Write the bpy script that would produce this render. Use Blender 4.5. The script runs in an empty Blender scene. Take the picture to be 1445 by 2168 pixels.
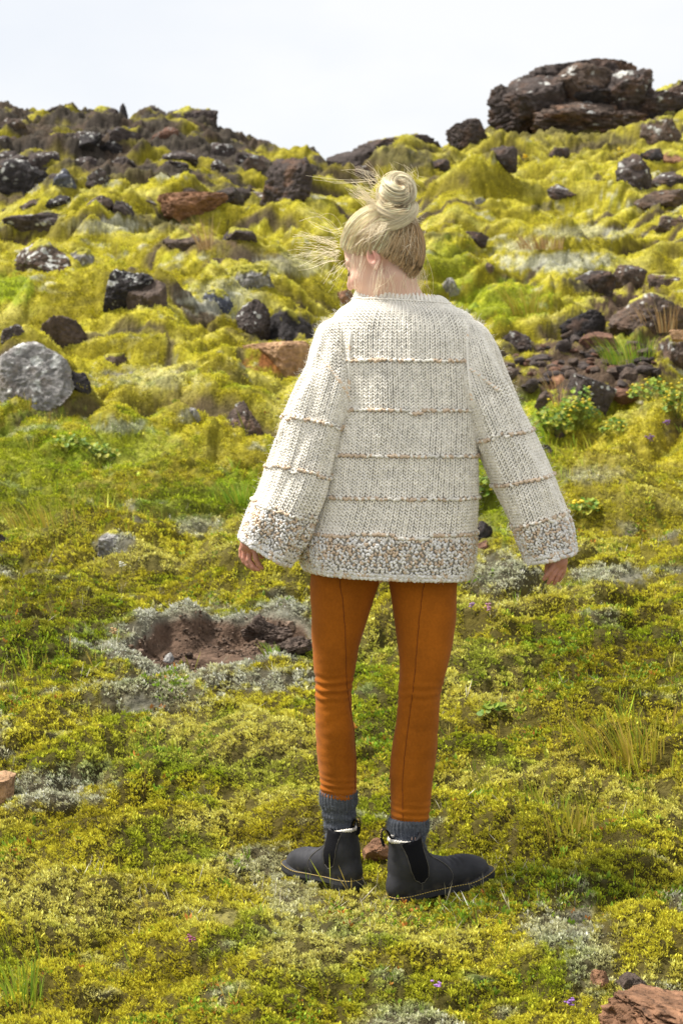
import bpy, math
import numpy as np
from mathutils import Vector

# ------------------------------------------------------------------ camera
sc = bpy.context.scene
F = 3800.0; CX = 722.5; CY = 1084.0; HC = 1.30
PITCH = math.atan(294.0 / F)
cam_d = bpy.data.cameras.new('camera')
cam = bpy.data.objects.new('camera', cam_d)
sc.collection.objects.link(cam)
cam.location = (0, 0, HC)
cam.rotation_euler = (math.pi / 2 - PITCH, 0, 0)
cam_d.sensor_fit = 'VERTICAL'
cam_d.sensor_height = 36.0
cam_d.lens = F / 2168.0 * 36.0
cam_d.clip_end = 2000
cam_d.dof.use_dof = True
cam_d.dof.focus_distance = 4.5
cam_d.dof.aperture_fstop = 9.0
sc.camera = cam

# ------------------------------------------------------------------ sky, sun, exposure
SUN_EL, SUN_AZ = math.radians(58), math.radians(284)   # azimuth from +Y clockwise: behind the camera, to the left
w = bpy.data.worlds.new('World'); sc.world = w; w.use_nodes = True
nt = w.node_tree; nt.nodes.clear()
N = nt.nodes.new; L = nt.links.new
out = N('ShaderNodeOutputWorld'); bg = N('ShaderNodeBackground'); bg2 = N('ShaderNodeBackground')
sky = N('ShaderNodeTexSky'); sky.sky_type = 'NISHITA'; sky.sun_disc = False
sky.sun_elevation = SUN_EL; sky.sun_rotation = SUN_AZ
bg.inputs['Strength'].default_value = 0.10
L(sky.outputs[0], bg.inputs['Color'])
tc = N('ShaderNodeTexCoord'); mp = N('ShaderNodeMapping'); mp.inputs['Scale'].default_value = (1, 1, 2.2)
no = N('ShaderNodeTexNoise'); no.inputs['Scale'].default_value = 4.5; no.inputs['Detail'].default_value = 5; no.inputs['Roughness'].default_value = .5
cr = N('ShaderNodeValToRGB')
cr.color_ramp.elements[0].position = .34; cr.color_ramp.elements[0].color = (.86, .885, .93, 1)
cr.color_ramp.elements[1].position = .62; cr.color_ramp.elements[1].color = (.975, .972, .97, 1)
L(tc.outputs['Generated'], mp.inputs[0]); L(mp.outputs[0], no.inputs['Vector']); L(no.outputs['Fac'], cr.inputs[0])
L(cr.outputs[0], bg2.inputs['Color']); bg2.inputs['Strength'].default_value = 0.455
mx = N('ShaderNodeMixShader'); mx.inputs[0].default_value = 0.93
L(bg.outputs[0], mx.inputs[1]); L(bg2.outputs[0], mx.inputs[2]); L(mx.outputs[0], out.inputs[0])

sun_d = bpy.data.lights.new('sun', 'SUN'); sun_d.energy = 3.6; sun_d.angle = math.radians(10); sun_d.color = (1, .95, .88)
sun = bpy.data.objects.new('sun', sun_d); sc.collection.objects.link(sun)
sd = Vector((math.sin(SUN_AZ) * math.cos(SUN_EL), math.cos(SUN_AZ) * math.cos(SUN_EL), math.sin(SUN_EL)))
sun.rotation_euler = sd.to_track_quat('Z', 'Y').to_euler()
sun.location = (-6, -6, 14)
sc.view_settings.view_transform = 'Standard'; sc.view_settings.look = 'None'
sc.view_settings.exposure = 1.18; sc.view_settings.gamma = 1.0
sc.cycles.use_denoising = True; sc.cycles.denoiser = 'OPENIMAGEDENOISE'; sc.cycles.denoising_input_passes = 'RGB_ALBEDO_NORMAL'
sc.cycles.max_bounces = 6; sc.cycles.diffuse_bounces = 3; sc.cycles.transparent_max_bounces = 4

# ------------------------------------------------------------------ helpers
RNG = np.random.default_rng(7)

def _hash(ix, iy, iz, seed):
    h = (ix.astype(np.int64) * 374761393 + iy.astype(np.int64) * 668265263 + iz.astype(np.int64) * 2147483647 + seed * 1274126177) & 0xFFFFFFFF
    h = ((h ^ (h >> 13)) * 1274126177) & 0xFFFFFFFF
    h = ((h ^ (h >> 16)) * 2246822519) & 0xFFFFFFFF
    return (h ^ (h >> 15)) & 0xFFFFFFFF

def noise2(x, y, seed=0):
    x = np.asarray(x, float); y = np.asarray(y, float)
    ix = np.floor(x); iy = np.floor(y); fx = x - ix; fy = y - iy
    u = fx * fx * fx * (fx * (fx * 6 - 15) + 10); v = fy * fy * fy * (fy * (fy * 6 - 15) + 10)
    zz = np.zeros(1, np.int64)
    def g(dx, dy):
        a = _hash(ix + dx, iy + dy, zz, seed) * (2 * math.pi / 4294967296.0)
        return np.cos(a) * (fx - dx) + np.sin(a) * (fy - dy)
    a = g(0, 0); b = g(1, 0); c = g(0, 1); d = g(1, 1)
    return 1.5 * ((a + (b - a) * u) * (1 - v) + (c + (d - c) * u) * v)

def fbm2(x, y, seed=0, octv=4, rough=.5):
    s = 0; a = 1; t = 0
    for i in range(octv):
        s = s + a * noise2(x, y, seed + i * 17); t += a; a *= rough; x = x * 2.03 + 3.1; y = y * 2.03 - 1.7
    return s / t

def noise3(x, y, z, seed=0):
    ix = np.floor(x); iy = np.floor(y); iz = np.floor(z); f = (x - ix, y - iy, z - iz)
    w3 = [t * t * t * (t * (t * 6 - 15) + 10) for t in f]
    r = 0
    for dx in (0, 1):
        for dy in (0, 1):
            for dz in (0, 1):
                h = _hash(ix + dx, iy + dy, iz + dz, seed)
                a = (h & 0xFFFF) * (2 * math.pi / 65536.0); c = ((h >> 16) & 0xFFFF) / 32768.0 - 1
                sn = np.sqrt(np.maximum(0, 1 - c * c))
                gv = sn * np.cos(a) * (f[0] - dx) + sn * np.sin(a) * (f[1] - dy) + c * (f[2] - dz)
                wgt = (w3[0] if dx else 1 - w3[0]) * (w3[1] if dy else 1 - w3[1]) * (w3[2] if dz else 1 - w3[2])
                r = r + gv * wgt
    return 1.6 * r

def fbm3(p, sc_, seed=0, octv=4, rough=.5):
    x, y, z = p[:, 0] * sc_, p[:, 1] * sc_, p[:, 2] * sc_
    s = 0; a = 1; t = 0
    for i in range(octv):
        s = s + a * noise3(x, y, z, seed + i * 31); t += a; a *= rough; x = x * 2.03 + 3.1; y = y * 2.03 - 1.7; z = z * 2.03 + .9
    return s / t

def sstep(a, b, x):
    t = np.clip((np.asarray(x, float) - a) / (b - a), 0, 1); return t * t * (3 - 2 * t)

def ratio(row):
    return np.tan(np.arctan(-(np.asarray(row, float) - CY) / F) - PITCH)

def P(px, py, Y):
    """world point seen at photo pixel (px, py) on the plane Y = const"""
    px = np.asarray(px, float); py = np.asarray(py, float)
    v = -(py - CY) / F; x = (px - CX) / F
    dy = math.cos(PITCH) + v * math.sin(PITCH); dz = -math.sin(PITCH) + v * math.cos(PITCH)
    return np.stack(np.broadcast_arrays(x / dy * Y, Y, HC + dz / dy * Y), -1)

def to_px(X, Y, Z):
    yy = Y * math.cos(PITCH) - (Z - HC) * math.sin(PITCH)
    vv = Y * math.sin(PITCH) + (Z - HC) * math.cos(PITCH)
    return CX + F * X / yy, CY - F * vv / yy

def make_mesh(name, V, faces, mat, parent=None, col=None, smooth=True, uv=None, mats=None, mat_idx=None):
    """faces: int array (n,3) or (n,4), or a list of such arrays"""
    if not isinstance(faces, list): faces = [faces]
    faces = [np.asarray(f, np.int32) for f in faces if len(f)]
    V = np.asarray(V, np.float32)
    me = bpy.data.meshes.new(name)
    me.vertices.add(len(V)); me.vertices.foreach_set('co', V.ravel())
    loops = np.concatenate([f.ravel() for f in faces]); tot = np.concatenate([np.full(len(f), f.shape[1], np.int32) for f in faces])
    start = np.concatenate([[0], np.cumsum(tot)[:-1]]).astype(np.int32)
    me.loops.add(len(loops)); me.loops.foreach_set('vertex_index', loops)
    me.polygons.add(len(tot)); me.polygons.foreach_set('loop_start', start)
    me.polygons.foreach_set('use_smooth', np.full(len(tot), smooth))
    if mat_idx is not None: me.polygons.foreach_set('material_index', np.asarray(mat_idx, np.int32))
    me.update(calc_edges=True)
    if col is not None:
        at = me.color_attributes.new('Col', 'FLOAT_COLOR', 'POINT')
        c = np.ones((len(V), 4), np.float32); c[:, :col.shape[1]] = col
        at.data.foreach_set('color', c.ravel())
    for m in (mats or [mat]): me.materials.append(m)
    o = bpy.data.objects.new(name, me); sc.collection.objects.link(o)
    if parent is not None: o.parent = parent
    return o

def tag(o, label=None, cat=None, group=None, kind=None):
    if label: o['label'] = label
    if cat: o['category'] = cat
    if group: o['group'] = group
    if kind: o['kind'] = kind
    return o

def grid_faces(nr, nc, wrap=False):
    i = np.arange(nr - 1)[:, None]; j = np.arange(nc if wrap else nc - 1)[None, :]; j2 = (j + 1) % nc
    return np.stack([i * nc + j, i * nc + j2, (i + 1) * nc + j2, (i + 1) * nc + j], -1).reshape(-1, 4)

def material(name, rough=.9, spec=.2, col=None, attr=True, bumps=(), var=None, sheen=0, sub=0, obj_coords=True, trans=0):
    """principled; base colour = vertex colour (attr) or col, multiplied by noise; bumps = [(scale, strength, distance)]"""
    m = bpy.data.materials.new(name); m.use_nodes = True
    t = m.node_tree; b = t.nodes['Principled BSDF']; n = t.nodes.new; l = t.links.new
    b.inputs['Roughness'].default_value = rough; b.inputs['Specular IOR Level'].default_value = spec
    if sheen: b.inputs['Sheen Weight'].default_value = sheen; b.inputs['Sheen Roughness'].default_value = .5
    if sub:
        b.inputs['Subsurface Weight'].default_value = sub; b.inputs['Subsurface Radius'].default_value = (1, .35, .2); b.inputs['Subsurface Scale'].default_value = .008
    tcn = n('ShaderNodeTexCoord')
    if attr:
        a = n('ShaderNodeAttribute'); a.attribute_name = 'Col'; src = a.outputs['Color']
    else:
        r = n('ShaderNodeRGB'); r.outputs[0].default_value = (*col, 1); src = r.outputs[0]
    for (s, lo, hi) in (var or ()):
        nz = n('ShaderNodeTexNoise'); nz.inputs['Scale'].default_value = s; nz.inputs['Detail'].default_value = 4; nz.inputs['Roughness'].default_value = .6
        l(tcn.outputs['Object'], nz.inputs['Vector'])
        mr = n('ShaderNodeMapRange'); mr.inputs[1].default_value = .3; mr.inputs[2].default_value = .7; mr.inputs[3].default_value = lo; mr.inputs[4].default_value = hi
        l(nz.outputs['Fac'], mr.inputs[0])
        mxx = n('ShaderNodeVectorMath'); mxx.operation = 'SCALE'; l(src, mxx.inputs[0]); l(mr.outputs[0], mxx.inputs['Scale']); src = mxx.outputs[0]
    l(src, b.inputs['Base Color'])
    prev = None
    for (s, st, di) in bumps:
        nz = n('ShaderNodeTexNoise'); nz.inputs['Scale'].default_value = s; nz.inputs['Detail'].default_value = 5; nz.inputs['Roughness'].default_value = .6
        l(tcn.outputs['Object'], nz.inputs['Vector'])
        bp = n('ShaderNodeBump'); bp.inputs['Strength'].default_value = st; bp.inputs['Distance'].default_value = di
        l(nz.outputs['Fac'], bp.inputs['Height'])
        if prev: l(prev, bp.inputs['Normal'])
        prev = bp.outputs[0]
    if prev: l(prev, b.inputs['Normal'])
    if trans:
        tr = n('ShaderNodeBsdfTranslucent'); l(src, tr.inputs[0]); ms = n('ShaderNodeMixShader'); ms.inputs[0].default_value = trans
        l(b.outputs[0], ms.inputs[1]); l(tr.outputs[0], ms.inputs[2]); l(ms.outputs[0], t.nodes['Material Output'].inputs[0])
    return m

# ------------------------------------------------------------------ terrain height
def pxs(p): return (p - CX) / F
CREST = np.array([(-800, 24, 560), (0, 24, 522), (200, 25, 480), (400, 27, 455), (560, 29, 432), (640, 31, 400), (700, 33, 378),
                  (760, 36, 354), (850, 37, 342), (940, 38, 332), (1030, 40, 290), (1100, 42, 272), (1270, 43, 245), (1445, 42, 222), (2200, 42, 210)], float)
HILL = np.array([(-800, 50, 240), (0, 48, 246), (150, 48, 262), (260, 48, 262), (350, 48, 266), (440, 48, 285), (530, 47, 326), (600, 46, 362),
                 (680, 46, 385), (760, 47, 420), (1000, 50, 520), (2200, 50, 600)], float)
LNY = np.linspace(math.log(.4), math.log(140), 900)
def _table():
    cols = []
    ps = np.linspace(-1200, 2600, 153)
    for p in ps:
        yc = np.interp(p, CREST[:, 0], CREST[:, 1]); rc = np.interp(p, CREST[:, 0], CREST[:, 2])
        yh = np.interp(p, HILL[:, 0], HILL[:, 1]); rh = np.interp(p, HILL[:, 0], HILL[:, 2])
        Y = [.3, 2, 3.6, 4.9]; Z = [0, 0, 0, 0.0]
        for y, r in ((5.6, 1610), (7.2, 1360), (8.8, 1200)):
            Y.append(y); Z.append(HC + y * ratio(r))
        for tau in np.linspace(.1, 1, 10):
            y = 8.8 * (yc / 8.8) ** tau; Y.append(y); Z.append(HC + y * ratio(1200 + (rc - 1200) * tau))
        zc = Z[-1]
        yd = yc + 4
        if p < 720:
            Y.append(yc + 1.5); Z.append(zc - .5)
            Y.append(yd); Z.append(HC + yd * ratio(rc + 25))
            zh = HC + yh * ratio(rh)
            for q in (.3, .6, .85): Y.append(yd + (yh - yd) * q); Z.append(Z[0] * 0 + (HC + yd * ratio(rc + 25)) * (1 - q) + zh * q + .5 * math.sin(q * math.pi))
            Y.append(yh); Z.append(zh); Y.append(yh + 4); Z.append(zh - .8); Y.append(90); Z.append(zh - 8); Y.append(150); Z.append(zh - 16)
        else:
            Y.append(yc + 2); Z.append(zc - .1); Y.append(yc + 6); Z.append(zc - 1.5); Y.append(90); Z.append(zc - 9); Y.append(150); Z.append(zc - 16)
        o = np.argsort(Y)
        cols.append(np.interp(np.exp(LNY), np.array(Y)[o], np.array(Z)[o]))
    T = np.array(cols)
    k = np.exp(-np.linspace(-2, 2, 13) ** 2); k /= k.sum()
    T = np.apply_along_axis(lambda v: np.convolve(np.pad(v, 6, 'edge'), k, 'valid'), 1, T)
    k = np.exp(-np.linspace(-1.5, 1.5, 3) ** 2); k /= k.sum()
    T = np.apply_along_axis(lambda v: np.convolve(np.pad(v, 1, 'edge'), k, 'valid'), 0, T)
    return ps, T
TPS, TAB = _table()
def base_z(X, Y):
    Yc = np.clip(Y, .41, 139); p = np.clip(CX + F * X / Yc, -1199, 2599)
    a = (p - TPS[0]) / (TPS[1] - TPS[0]); b = (np.log(Yc) - LNY[0]) / (LNY[1] - LNY[0])
    i = np.floor(a).astype(int); j = np.floor(b).astype(int); fa = a - i; fb = b - j
    return (TAB[i, j] * (1 - fa) * (1 - fb) + TAB[i + 1, j] * fa * (1 - fb) + TAB[i, j + 1] * (1 - fa) * fb + TAB[i + 1, j + 1] * fa * fb)

# explicit mounds and hollows: (px, row, half width px, half height px, height in metres)
MOUNDS = [(150, 560, 110, 40, .35), (250, 520, 150, 35, .4), (560, 650, 120, 50, .45), (330, 730, 90, 40, .3), (470, 700, 80, 40, .35),
          (1180, 590, 130, 45, .5), (1180, 690, 120, 40, .35), (1130, 1020, 120, 40, .16), (1290, 1090, 150, 45, .2), (1050, 1240, 110, 40, .12),
          (230, 1180, 150, 45, .12), (560, 1210, 150, 50, .18), (470, 900, 60, 40, .2), (100, 1400, 120, 45, .06), (400, 850, 120, 40, .18),
          (1230, 1560, 170, 60, .07), (420, 1960, 160, 60, .04), (700, 1840, 60, 40, -.02), (580, 700, 50, 25, -.3), (620, 1280, 60, 20, -.08),
          (200, 790, 45, 25, -.2), (1080, 1250, 60, 25, -.1), (350, 1120, 110, 30, .12), (1320, 800, 100, 40, -.12), (1400, 860, 60, 25, .2),
          (80, 1520, 90, 40, .03), (1000, 1450, 80, 40, .05), (160, 960, 120, 50, .15), (1180, 2000, 120, 40, .03), (1360, 2080, 110, 60, -.04), (640, 510, 120, 30, .3),
          (420, 600, 120, 40, .35), (60, 640, 90, 35, .3), (1000, 480, 150, 35, .35), (1250, 470, 160, 35, .45), (880, 380, 120, 30, .4), (1100, 350, 130, 30, .5)]
def row_to_Y(px, row):
    Ys = np.exp(np.linspace(math.log(2.6), math.log(52), 1500)); s = pxs(px)
    z = base_z(s * Ys, Ys); zr = HC + Ys * ratio(row)
    k = np.nonzero(z >= zr)[0]
    return float(Ys[k[0]]) if len(k) else 45.0
MW = []
for (p_, r_, hw, hh, hgt) in MOUNDS:
    y_ = row_to_Y(p_, r_); y0 = row_to_Y(p_, r_ + hh); y1 = row_to_Y(p_, r_ - hh)
    MW.append((pxs(p_) * y_, y_, hw / F * y_, max(.1, min((y1 - y0) / 2, hw / F * y_ * 1.6)), hgt))
PIT = (pxs(478) * row_to_Y(478, 1362), row_to_Y(478, 1362), 205 / F * row_to_Y(478, 1362), .44)

def pit_r(X, Y):
    a = np.arctan2((Y - PIT[1]) / PIT[3], (X - PIT[0]) / PIT[2])
    r = np.hypot((X - PIT[0]) / PIT[2], (Y - PIT[1]) / PIT[3])
    return r * (1 + .16 * noise2(np.cos(a) * 1.6 + 5, np.sin(a) * 1.6, 5)) + .10 * noise2(X * 9, Y * 9, 91)

def _shelf(t):
    # rounded cushion front, then a long gentle top
    return np.where(t < .32, np.sin(np.clip(t / .32, 0, 1) * math.pi / 2) ** 1.2, 1 - (np.clip(t - .32, 0, 1) / .68) ** 1.4)
def shelves(X, Y):
    r1 = sstep(5.0, 8.5, Y); r2 = sstep(9, 14, Y); r3 = sstep(20, 30, Y)
    a = noise2(X * .42, Y * .30, 701); b = noise2(X * .8, Y * .6, 702)
    p1 = Y * .80 + a * 1.3 + b * .35 - X * .25; t1 = p1 - np.floor(p1)
    p2 = Y * 1.9 + noise2(X * .95, Y * .7, 703) * 1.6 + noise2(X * 2.4, Y * 1.6, 704) * .4 - X * .6; t2 = p2 - np.floor(p2)
    p3 = Y * .33 + noise2(X * .3, Y * .2, 705) * 1.4; t3 = p3 - np.floor(p3)
    m1 = .35 + .65 * sstep(-.4, .4, noise2(X * .7, Y * .5, 706)); m2 = .3 + .7 * sstep(-.3, .3, noise2(X * 1.5, Y * .9, 707))
    near = 1 - foot_mask(X, Y)
    z = (_shelf(t1) - .5) * .30 * m1 * r2 + (_shelf(t2) - .5) * (.028 * near * (1 - r1) + .095 * r1) * m2 + (_shelf(t3) - .5) * .35 * r3 * (1 - sstep(32, 36, Y))
    return z, (t1, t2)
def foot_mask(X, Y): return np.exp(-((X - .05) / .42) ** 4 - ((Y - 4.45) / .38) ** 4)
def ground_z(X, Y, fine=True):
    X = np.asarray(X, float); Y = np.asarray(Y, float)
    z = base_z(X, Y)
    wx = X + .25 * noise2(X * 1.1, Y * 1.1, 40); wy = Y + .25 * noise2(X * 1.1 + 9, Y * 1.1, 41)
    r1 = sstep(5.2, 9, Y); r2 = sstep(8, 15, Y); r3 = sstep(17, 28, Y)
    c1 = np.abs(noise2(wx * .6, wy * .85, 1)) ** .7; c2 = np.abs(noise2(wx * .27, wy * .40, 2)) ** .7
    st, _t = shelves(X, Y); pr = pit_r(X, Y); calm = sstep(.9, 1.7, pr)
    z = z + st * calm
    z = z + calm * (c1 - .3) * (.17 * r1 + .10 * r2)
    z = z + (c2 - .3) * .55 * r2
    z = z + (np.abs(noise2(wx * .2, wy * .17, 3)) - .25) * .6 * r3 * (1 - .8 * sstep(30, 36, Y))
    z = z + fbm2(wx * .8, wy * .8, 71, 3) * .35 * sstep(36, 44, Y)
    foot = foot_mask(X, Y)
    nr = (1 - foot)
    z = z + ((np.abs(noise2(X * 2.1 + 4, Y * 1.7, 11)) - .2) * .13 + (np.abs(noise2(wx * 5, wy * 4.4, 12)) - .2) * .06) * (1 - .85 * foot)
    z = z - .034 * foot
    for (mx_, my_, ax, ay, hg) in MW:
        q = ((X - mx_) / ax) ** 2 + ((Y - my_) / ay) ** 2
        z = z + hg * np.clip(1 - q / 1.6, 0, 1) ** 1.5
    # draped moss folds running down the slope
    fa = sstep(6, 12, Y) * calm
    u = X * .9 + Y * .3; v = Y * .85 - X * .33
    z = z + fa * (np.abs(noise2(u * .7 + noise2(X, Y, 8) * .4, v * 2.0 + noise2(X * .7, Y * .6, 18) * .9, 21)) - .25) * .10 + fa * (np.abs(noise2(u * 1.7 + noise2(X * 2, Y * 2, 9) * .4, v * 4.6 + noise2(X * 1.6, Y * 1.4, 19) * .9, 22)) - .25) * .03
    pr = pit_r(X, Y)
    z = z - .075 * (1 - sstep(.80, 1.0, pr)) + .02 * np.exp(-((pr - 1.12) / .12) ** 2) + .012 * fbm2(X * 9, Y * 9, 19, 2) * (pr < 1)
    if fine:
        Yz = Y + 2.4 * z
        z = z + fbm2(X * (9 - 3 * r1), Yz * 7, 31, 3, .6) * (.014 + .012 * r1 * calm) 
        z = z + (np.abs(noise2(X * 22, Yz * 16, 33)) - .2) * .014 * (pr > 1)
    return z

def hit(px, row, fine=False):
    """first ground point seen through a photo pixel"""
    Ys = np.exp(np.linspace(math.log(2.6), math.log(58), 3000))
    p = P(px, row, Ys)
    g = ground_z(p[:, 0], Ys, fine)
    k = np.nonzero(g >= p[:, 2])[0]
    if not len(k):
        k = [int(np.argmin(p[:, 2] - g + (Ys < 20) * 9))]
    i = k[0]
    return np.array([p[i, 0], Ys[i], g[i]])

# ------------------------------------------------------------------ ground cover colours
C_ = {k: np.array(v) for k, v in dict(
    lime=(.56, .50, .045), olive=(.29, .25, .015), green=(.19, .28, .012), pale=(.70, .64, .19), lichen=(.54, .55, .44), brown=(.10, .068, .045),
    soil=(.135, .088, .060), dark=(.055, .045, .04), rust=(.27, .11, .035), orange=(.40, .16, .03), vivid=(.28, .40, .02), gold=(.48, .40, .04)).items()}
# (type, px, row, half w, half h, strength)
BLOT = [('dark', 100, 360, 120, 45, .85), ('dark', 220, 300, 150, 16, .6), ('dark', 90, 480, 120, 24, .85), ('dark', 400, 330, 90, 14, .7), ('dark', 330, 470, 120, 22, .8), ('dark', 500, 400, 70, 14, .7), ('olive', 1000, 400, 220, 20, .6), ('olive', 1200, 520, 200, 18, .6), ('dark', 1300, 300, 60, 8, .8), ('dark', 1150, 440, 50, 8, .8), ('dark', 930, 500, 40, 9, .7), ('dark', 300, 700, 50, 10, .6), ('olive', 350, 580, 120, 18, .7), ('olive', 150, 620, 110, 16, .7),
        ('green', 100, 1330, 230, 120, .8), ('orange', 60, 1280, 200, 60, .25), ('green', 60, 1000, 160, 140, .6), ('vivid', 240, 950, 160, 60, .5),
        ('lichen', 90, 1670, 130, 45, .8), ('lichen', 180, 1640, 90, 30, .6), ('lichen', 240, 1150, 45, 25, 1), ('lichen', 420, 1110, 60, 25, .7), ('lichen', 320, 1470, 150, 45, .7),
        ('lichen', 560, 1440, 160, 25, .9), ('dark', 300, 1490, 45, 20, .8), ('dark', 360, 1080, 120, 25, .5), ('green', 420, 1060, 160, 45, .7), ('vivid', 510, 1040, 60, 50, .8),
        ('lichen', 560, 1830, 90, 45, .55), ('lichen', 620, 1900, 70, 45, .5), ('green', 560, 1640, 150, 45, .5), ('green', 800, 1500, 90, 150, .6), ('dark', 480, 1940, 35, 22, .7),
        ('green', 1300, 1400, 260, 100, .75), ('orange', 1300, 1400, 160, 45, .25), ('gold', 1290, 1570, 190, 110, .5), ('olive', 1320, 1420, 190, 70, .7),
        ('green', 1150, 1800, 260, 110, .55), ('orange', 1130, 1790, 200, 80, .18), ('green', 250, 1600, 200, 60, .5), ('dark', 1020, 2075, 32, 14, 1), ('lichen', 1180, 1960, 90, 50, .7), ('lichen', 1390, 2120, 70, 40, .8),
        ('lichen', 1250, 2030, 60, 90, .5), ('lichen', 660, 2000, 140, 80, .25), ('dark', 1230, 1940, 60, 35, .5), ('green', 800, 2100, 400, 60, .45),
        ('lichen', 1060, 1215, 90, 50, .8), ('lichen', 1290, 1215, 110, 22, .8), ('dark', 1340, 1230, 40, 20, .7), ('lichen', 1250, 1005, 80, 20, .7),
        ('green', 1100, 950, 120, 80, .8), ('vivid', 1200, 860, 130, 60, .6), ('vivid', 1050, 1060, 70, 90, .7), ('gold', 1330, 960, 160, 80, .5), ('olive', 1290, 1090, 150, 40, .4),
        ('lichen', 470, 630, 90, 40, .5), ('lichen', 620, 560, 80, 25, .4), ('lichen', 230, 480, 80, 16, .5), ('lichen', 1180, 555, 130, 22, .75), ('lichen', 1100, 520, 60, 16, .5), ('lichen', 1230, 490, 120, 14, .45),
        ('vivid', 20, 610, 60, 35, .7), ('vivid', 1060, 640, 110, 45, .6), ('green', 950, 560, 60, 60, .5), ('olive', 600, 620, 50, 25, .5), ('olive', 100, 470, 90, 35, .5),
        ('brown', 420, 520, 90, 16, .9), ('dark', 620, 690, 55, 35, 1), ('dark', 570, 700, 60, 30, .8), ('rust', 590, 762, 70, 30, 1), ('lichen', 320, 800, 120, 25, .3), ('brown', 380, 850, 60, 30, .5), ('lichen', 260, 905, 60, 16, .6),
        ('brown', 1340, 655, 110, 50, 1), ('brown', 1250, 780, 185, 85, 1), ('dark', 1215, 690, 60, 35, .8), ('dark', 1250, 600, 60, 22, .9), ('brown', 1390, 720, 60, 45, .8), ('dark', 1090, 735, 40, 25, .5),
        ('dark', 850, 335, 110, 30, .8), ('brown', 760, 360, 60, 20, .7), ('dark', 1180, 260, 160, 50, .75), ('dark', 1250, 200, 220, 45, .9), ('dark', 1380, 430, 60, 14, .8),
        ('dark', 1050, 325, 40, 10, .8), ('dark', 900, 350, 40, 8, .6), ('dark', 640, 400, 60, 20, .6), ('dark', 1010, 1130, 40, 50, .7), ('green', 1320, 740, 50, 40, .5)]

def cover(X, Y, Z):
    """colour of the ground cover, painted shade included, and how much of it is bare (rock or soil)"""
    px, row = to_px(X, Y, Z)
    sc1 = 1 / np.maximum(.35, .11 * Y)
    Y0_ = Y; Y = Y + 2.0 * Z
    n1 = fbm2(X * 2.3, Y * 1.9, 101, 4, .6); n2 = fbm2(X * 1.2 + 7, Y * 1.0, 102, 4, .55); n3 = fbm2(X * 3.1, Y * 2.6, 103, 3, .6); n4 = fbm2(X * 6, Y * 5, 104, 3)
    n5 = fbm2(X * .45, Y * .35, 105, 3)
    Y = Y0_
    c = np.repeat(C_['lime'][None], len(X), 0)
    def mixin(name, wgt):
        nonlocal c
        wgt = np.clip(wgt, 0, 1)[:, None]; c = c * (1 - wgt) + C_[name] * wgt
    mixin('olive', (.75 - .3 * sstep(8, 14, Y)) * sstep(.0, .35, n1)); mixin('pale', .6 * sstep(-.02, .3, n2 + .16 * n4))
    mixin('green', .65 * sstep(.1, .4, n3) * (1 - .6 * sstep(12, 18, Y))); mixin('gold', .4 * sstep(.15, .4, -n3))
    mixin('lichen', .75 * sstep(.22, .42, n4 * .5 - n2 * .8)); mixin('olive', .25 * sstep(.1, .4, n5))
    wx = X + .25 * noise2(X * 1.1, Y * 1.1, 40); wy = Y + .25 * noise2(X * 1.1 + 9, Y * 1.1, 41)
    k2 = np.abs(noise2(wx * .27, wy * .40, 2)); k1 = np.abs(noise2(wx * .6, wy * .85, 1)); pz = .12 + noise2(X * .5, Y * .5, 55) + .35 * noise2(X * 3, Y * 3, 56)
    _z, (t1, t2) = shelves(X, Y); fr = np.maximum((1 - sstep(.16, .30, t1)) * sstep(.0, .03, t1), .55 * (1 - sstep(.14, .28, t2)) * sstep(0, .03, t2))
    mixin('olive', .85 * fr * sstep(9, 13, Y))  # olive painted on cushion fronts to stand for their shaded side
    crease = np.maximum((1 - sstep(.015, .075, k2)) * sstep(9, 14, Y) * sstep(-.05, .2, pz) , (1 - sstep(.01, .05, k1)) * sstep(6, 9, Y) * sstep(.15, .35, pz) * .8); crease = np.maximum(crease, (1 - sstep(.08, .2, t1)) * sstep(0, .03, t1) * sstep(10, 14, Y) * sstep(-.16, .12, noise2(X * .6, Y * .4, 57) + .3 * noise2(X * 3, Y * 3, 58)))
    mixin('brown', crease * .9); mixin('dark', crease * .5)  # creases take bare rock colour, with the shade of the hollows painted in
    ns = noise2(px / 24, row / 14, 201) * .45 + noise2(px / 9, row / 6, 202) * .3
    bare = crease * .8
    for (t, bx, by, bw, bh, st) in BLOT:
        q = np.sqrt(((px - bx) / bw) ** 2 + ((row - by) / bh) ** 2) + ns
        wgt = st * (1 - sstep(.55, 1.15, q))
        mixin(t, wgt)
        if t in ('dark', 'brown', 'soil', 'rust'): bare = np.maximum(bare, wgt)
        elif st >= .7: bare = bare * (1 - wgt * .7)
    # the hill behind and the crest: moss pads between bare lava
    far = sstep(31, 34, Y) * (1 - sstep(680, 760, px)) + sstep(33, 38, Y) * sstep(680, 760, px) * .35
    hm = fbm2(X * .42, Y * .36 + Z * .5, 301, 4, .6)
    wgt = far * sstep(-.24, -.04, hm)
    mixin('olive', far * .6); mixin('dark', wgt * .97); bare = np.maximum(bare, wgt)
    mixin('brown', wgt * .5 * sstep(0, .3, fbm2(X * 1.3, Y, 302, 2)))
    c = c * (1 + .15 * sstep(8, 16, Y) * (1 - bare))[:, None]
    pr = pit_r(X, Y)
    wgt = 1 - sstep(1.12, 1.42, pr + .6 * n4); mixin('lichen', wgt * .9)
    wgt = 1 - sstep(.92, 1.02, pr); mixin('soil', wgt); bare = np.maximum(bare, wgt)
    return c, bare

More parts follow.
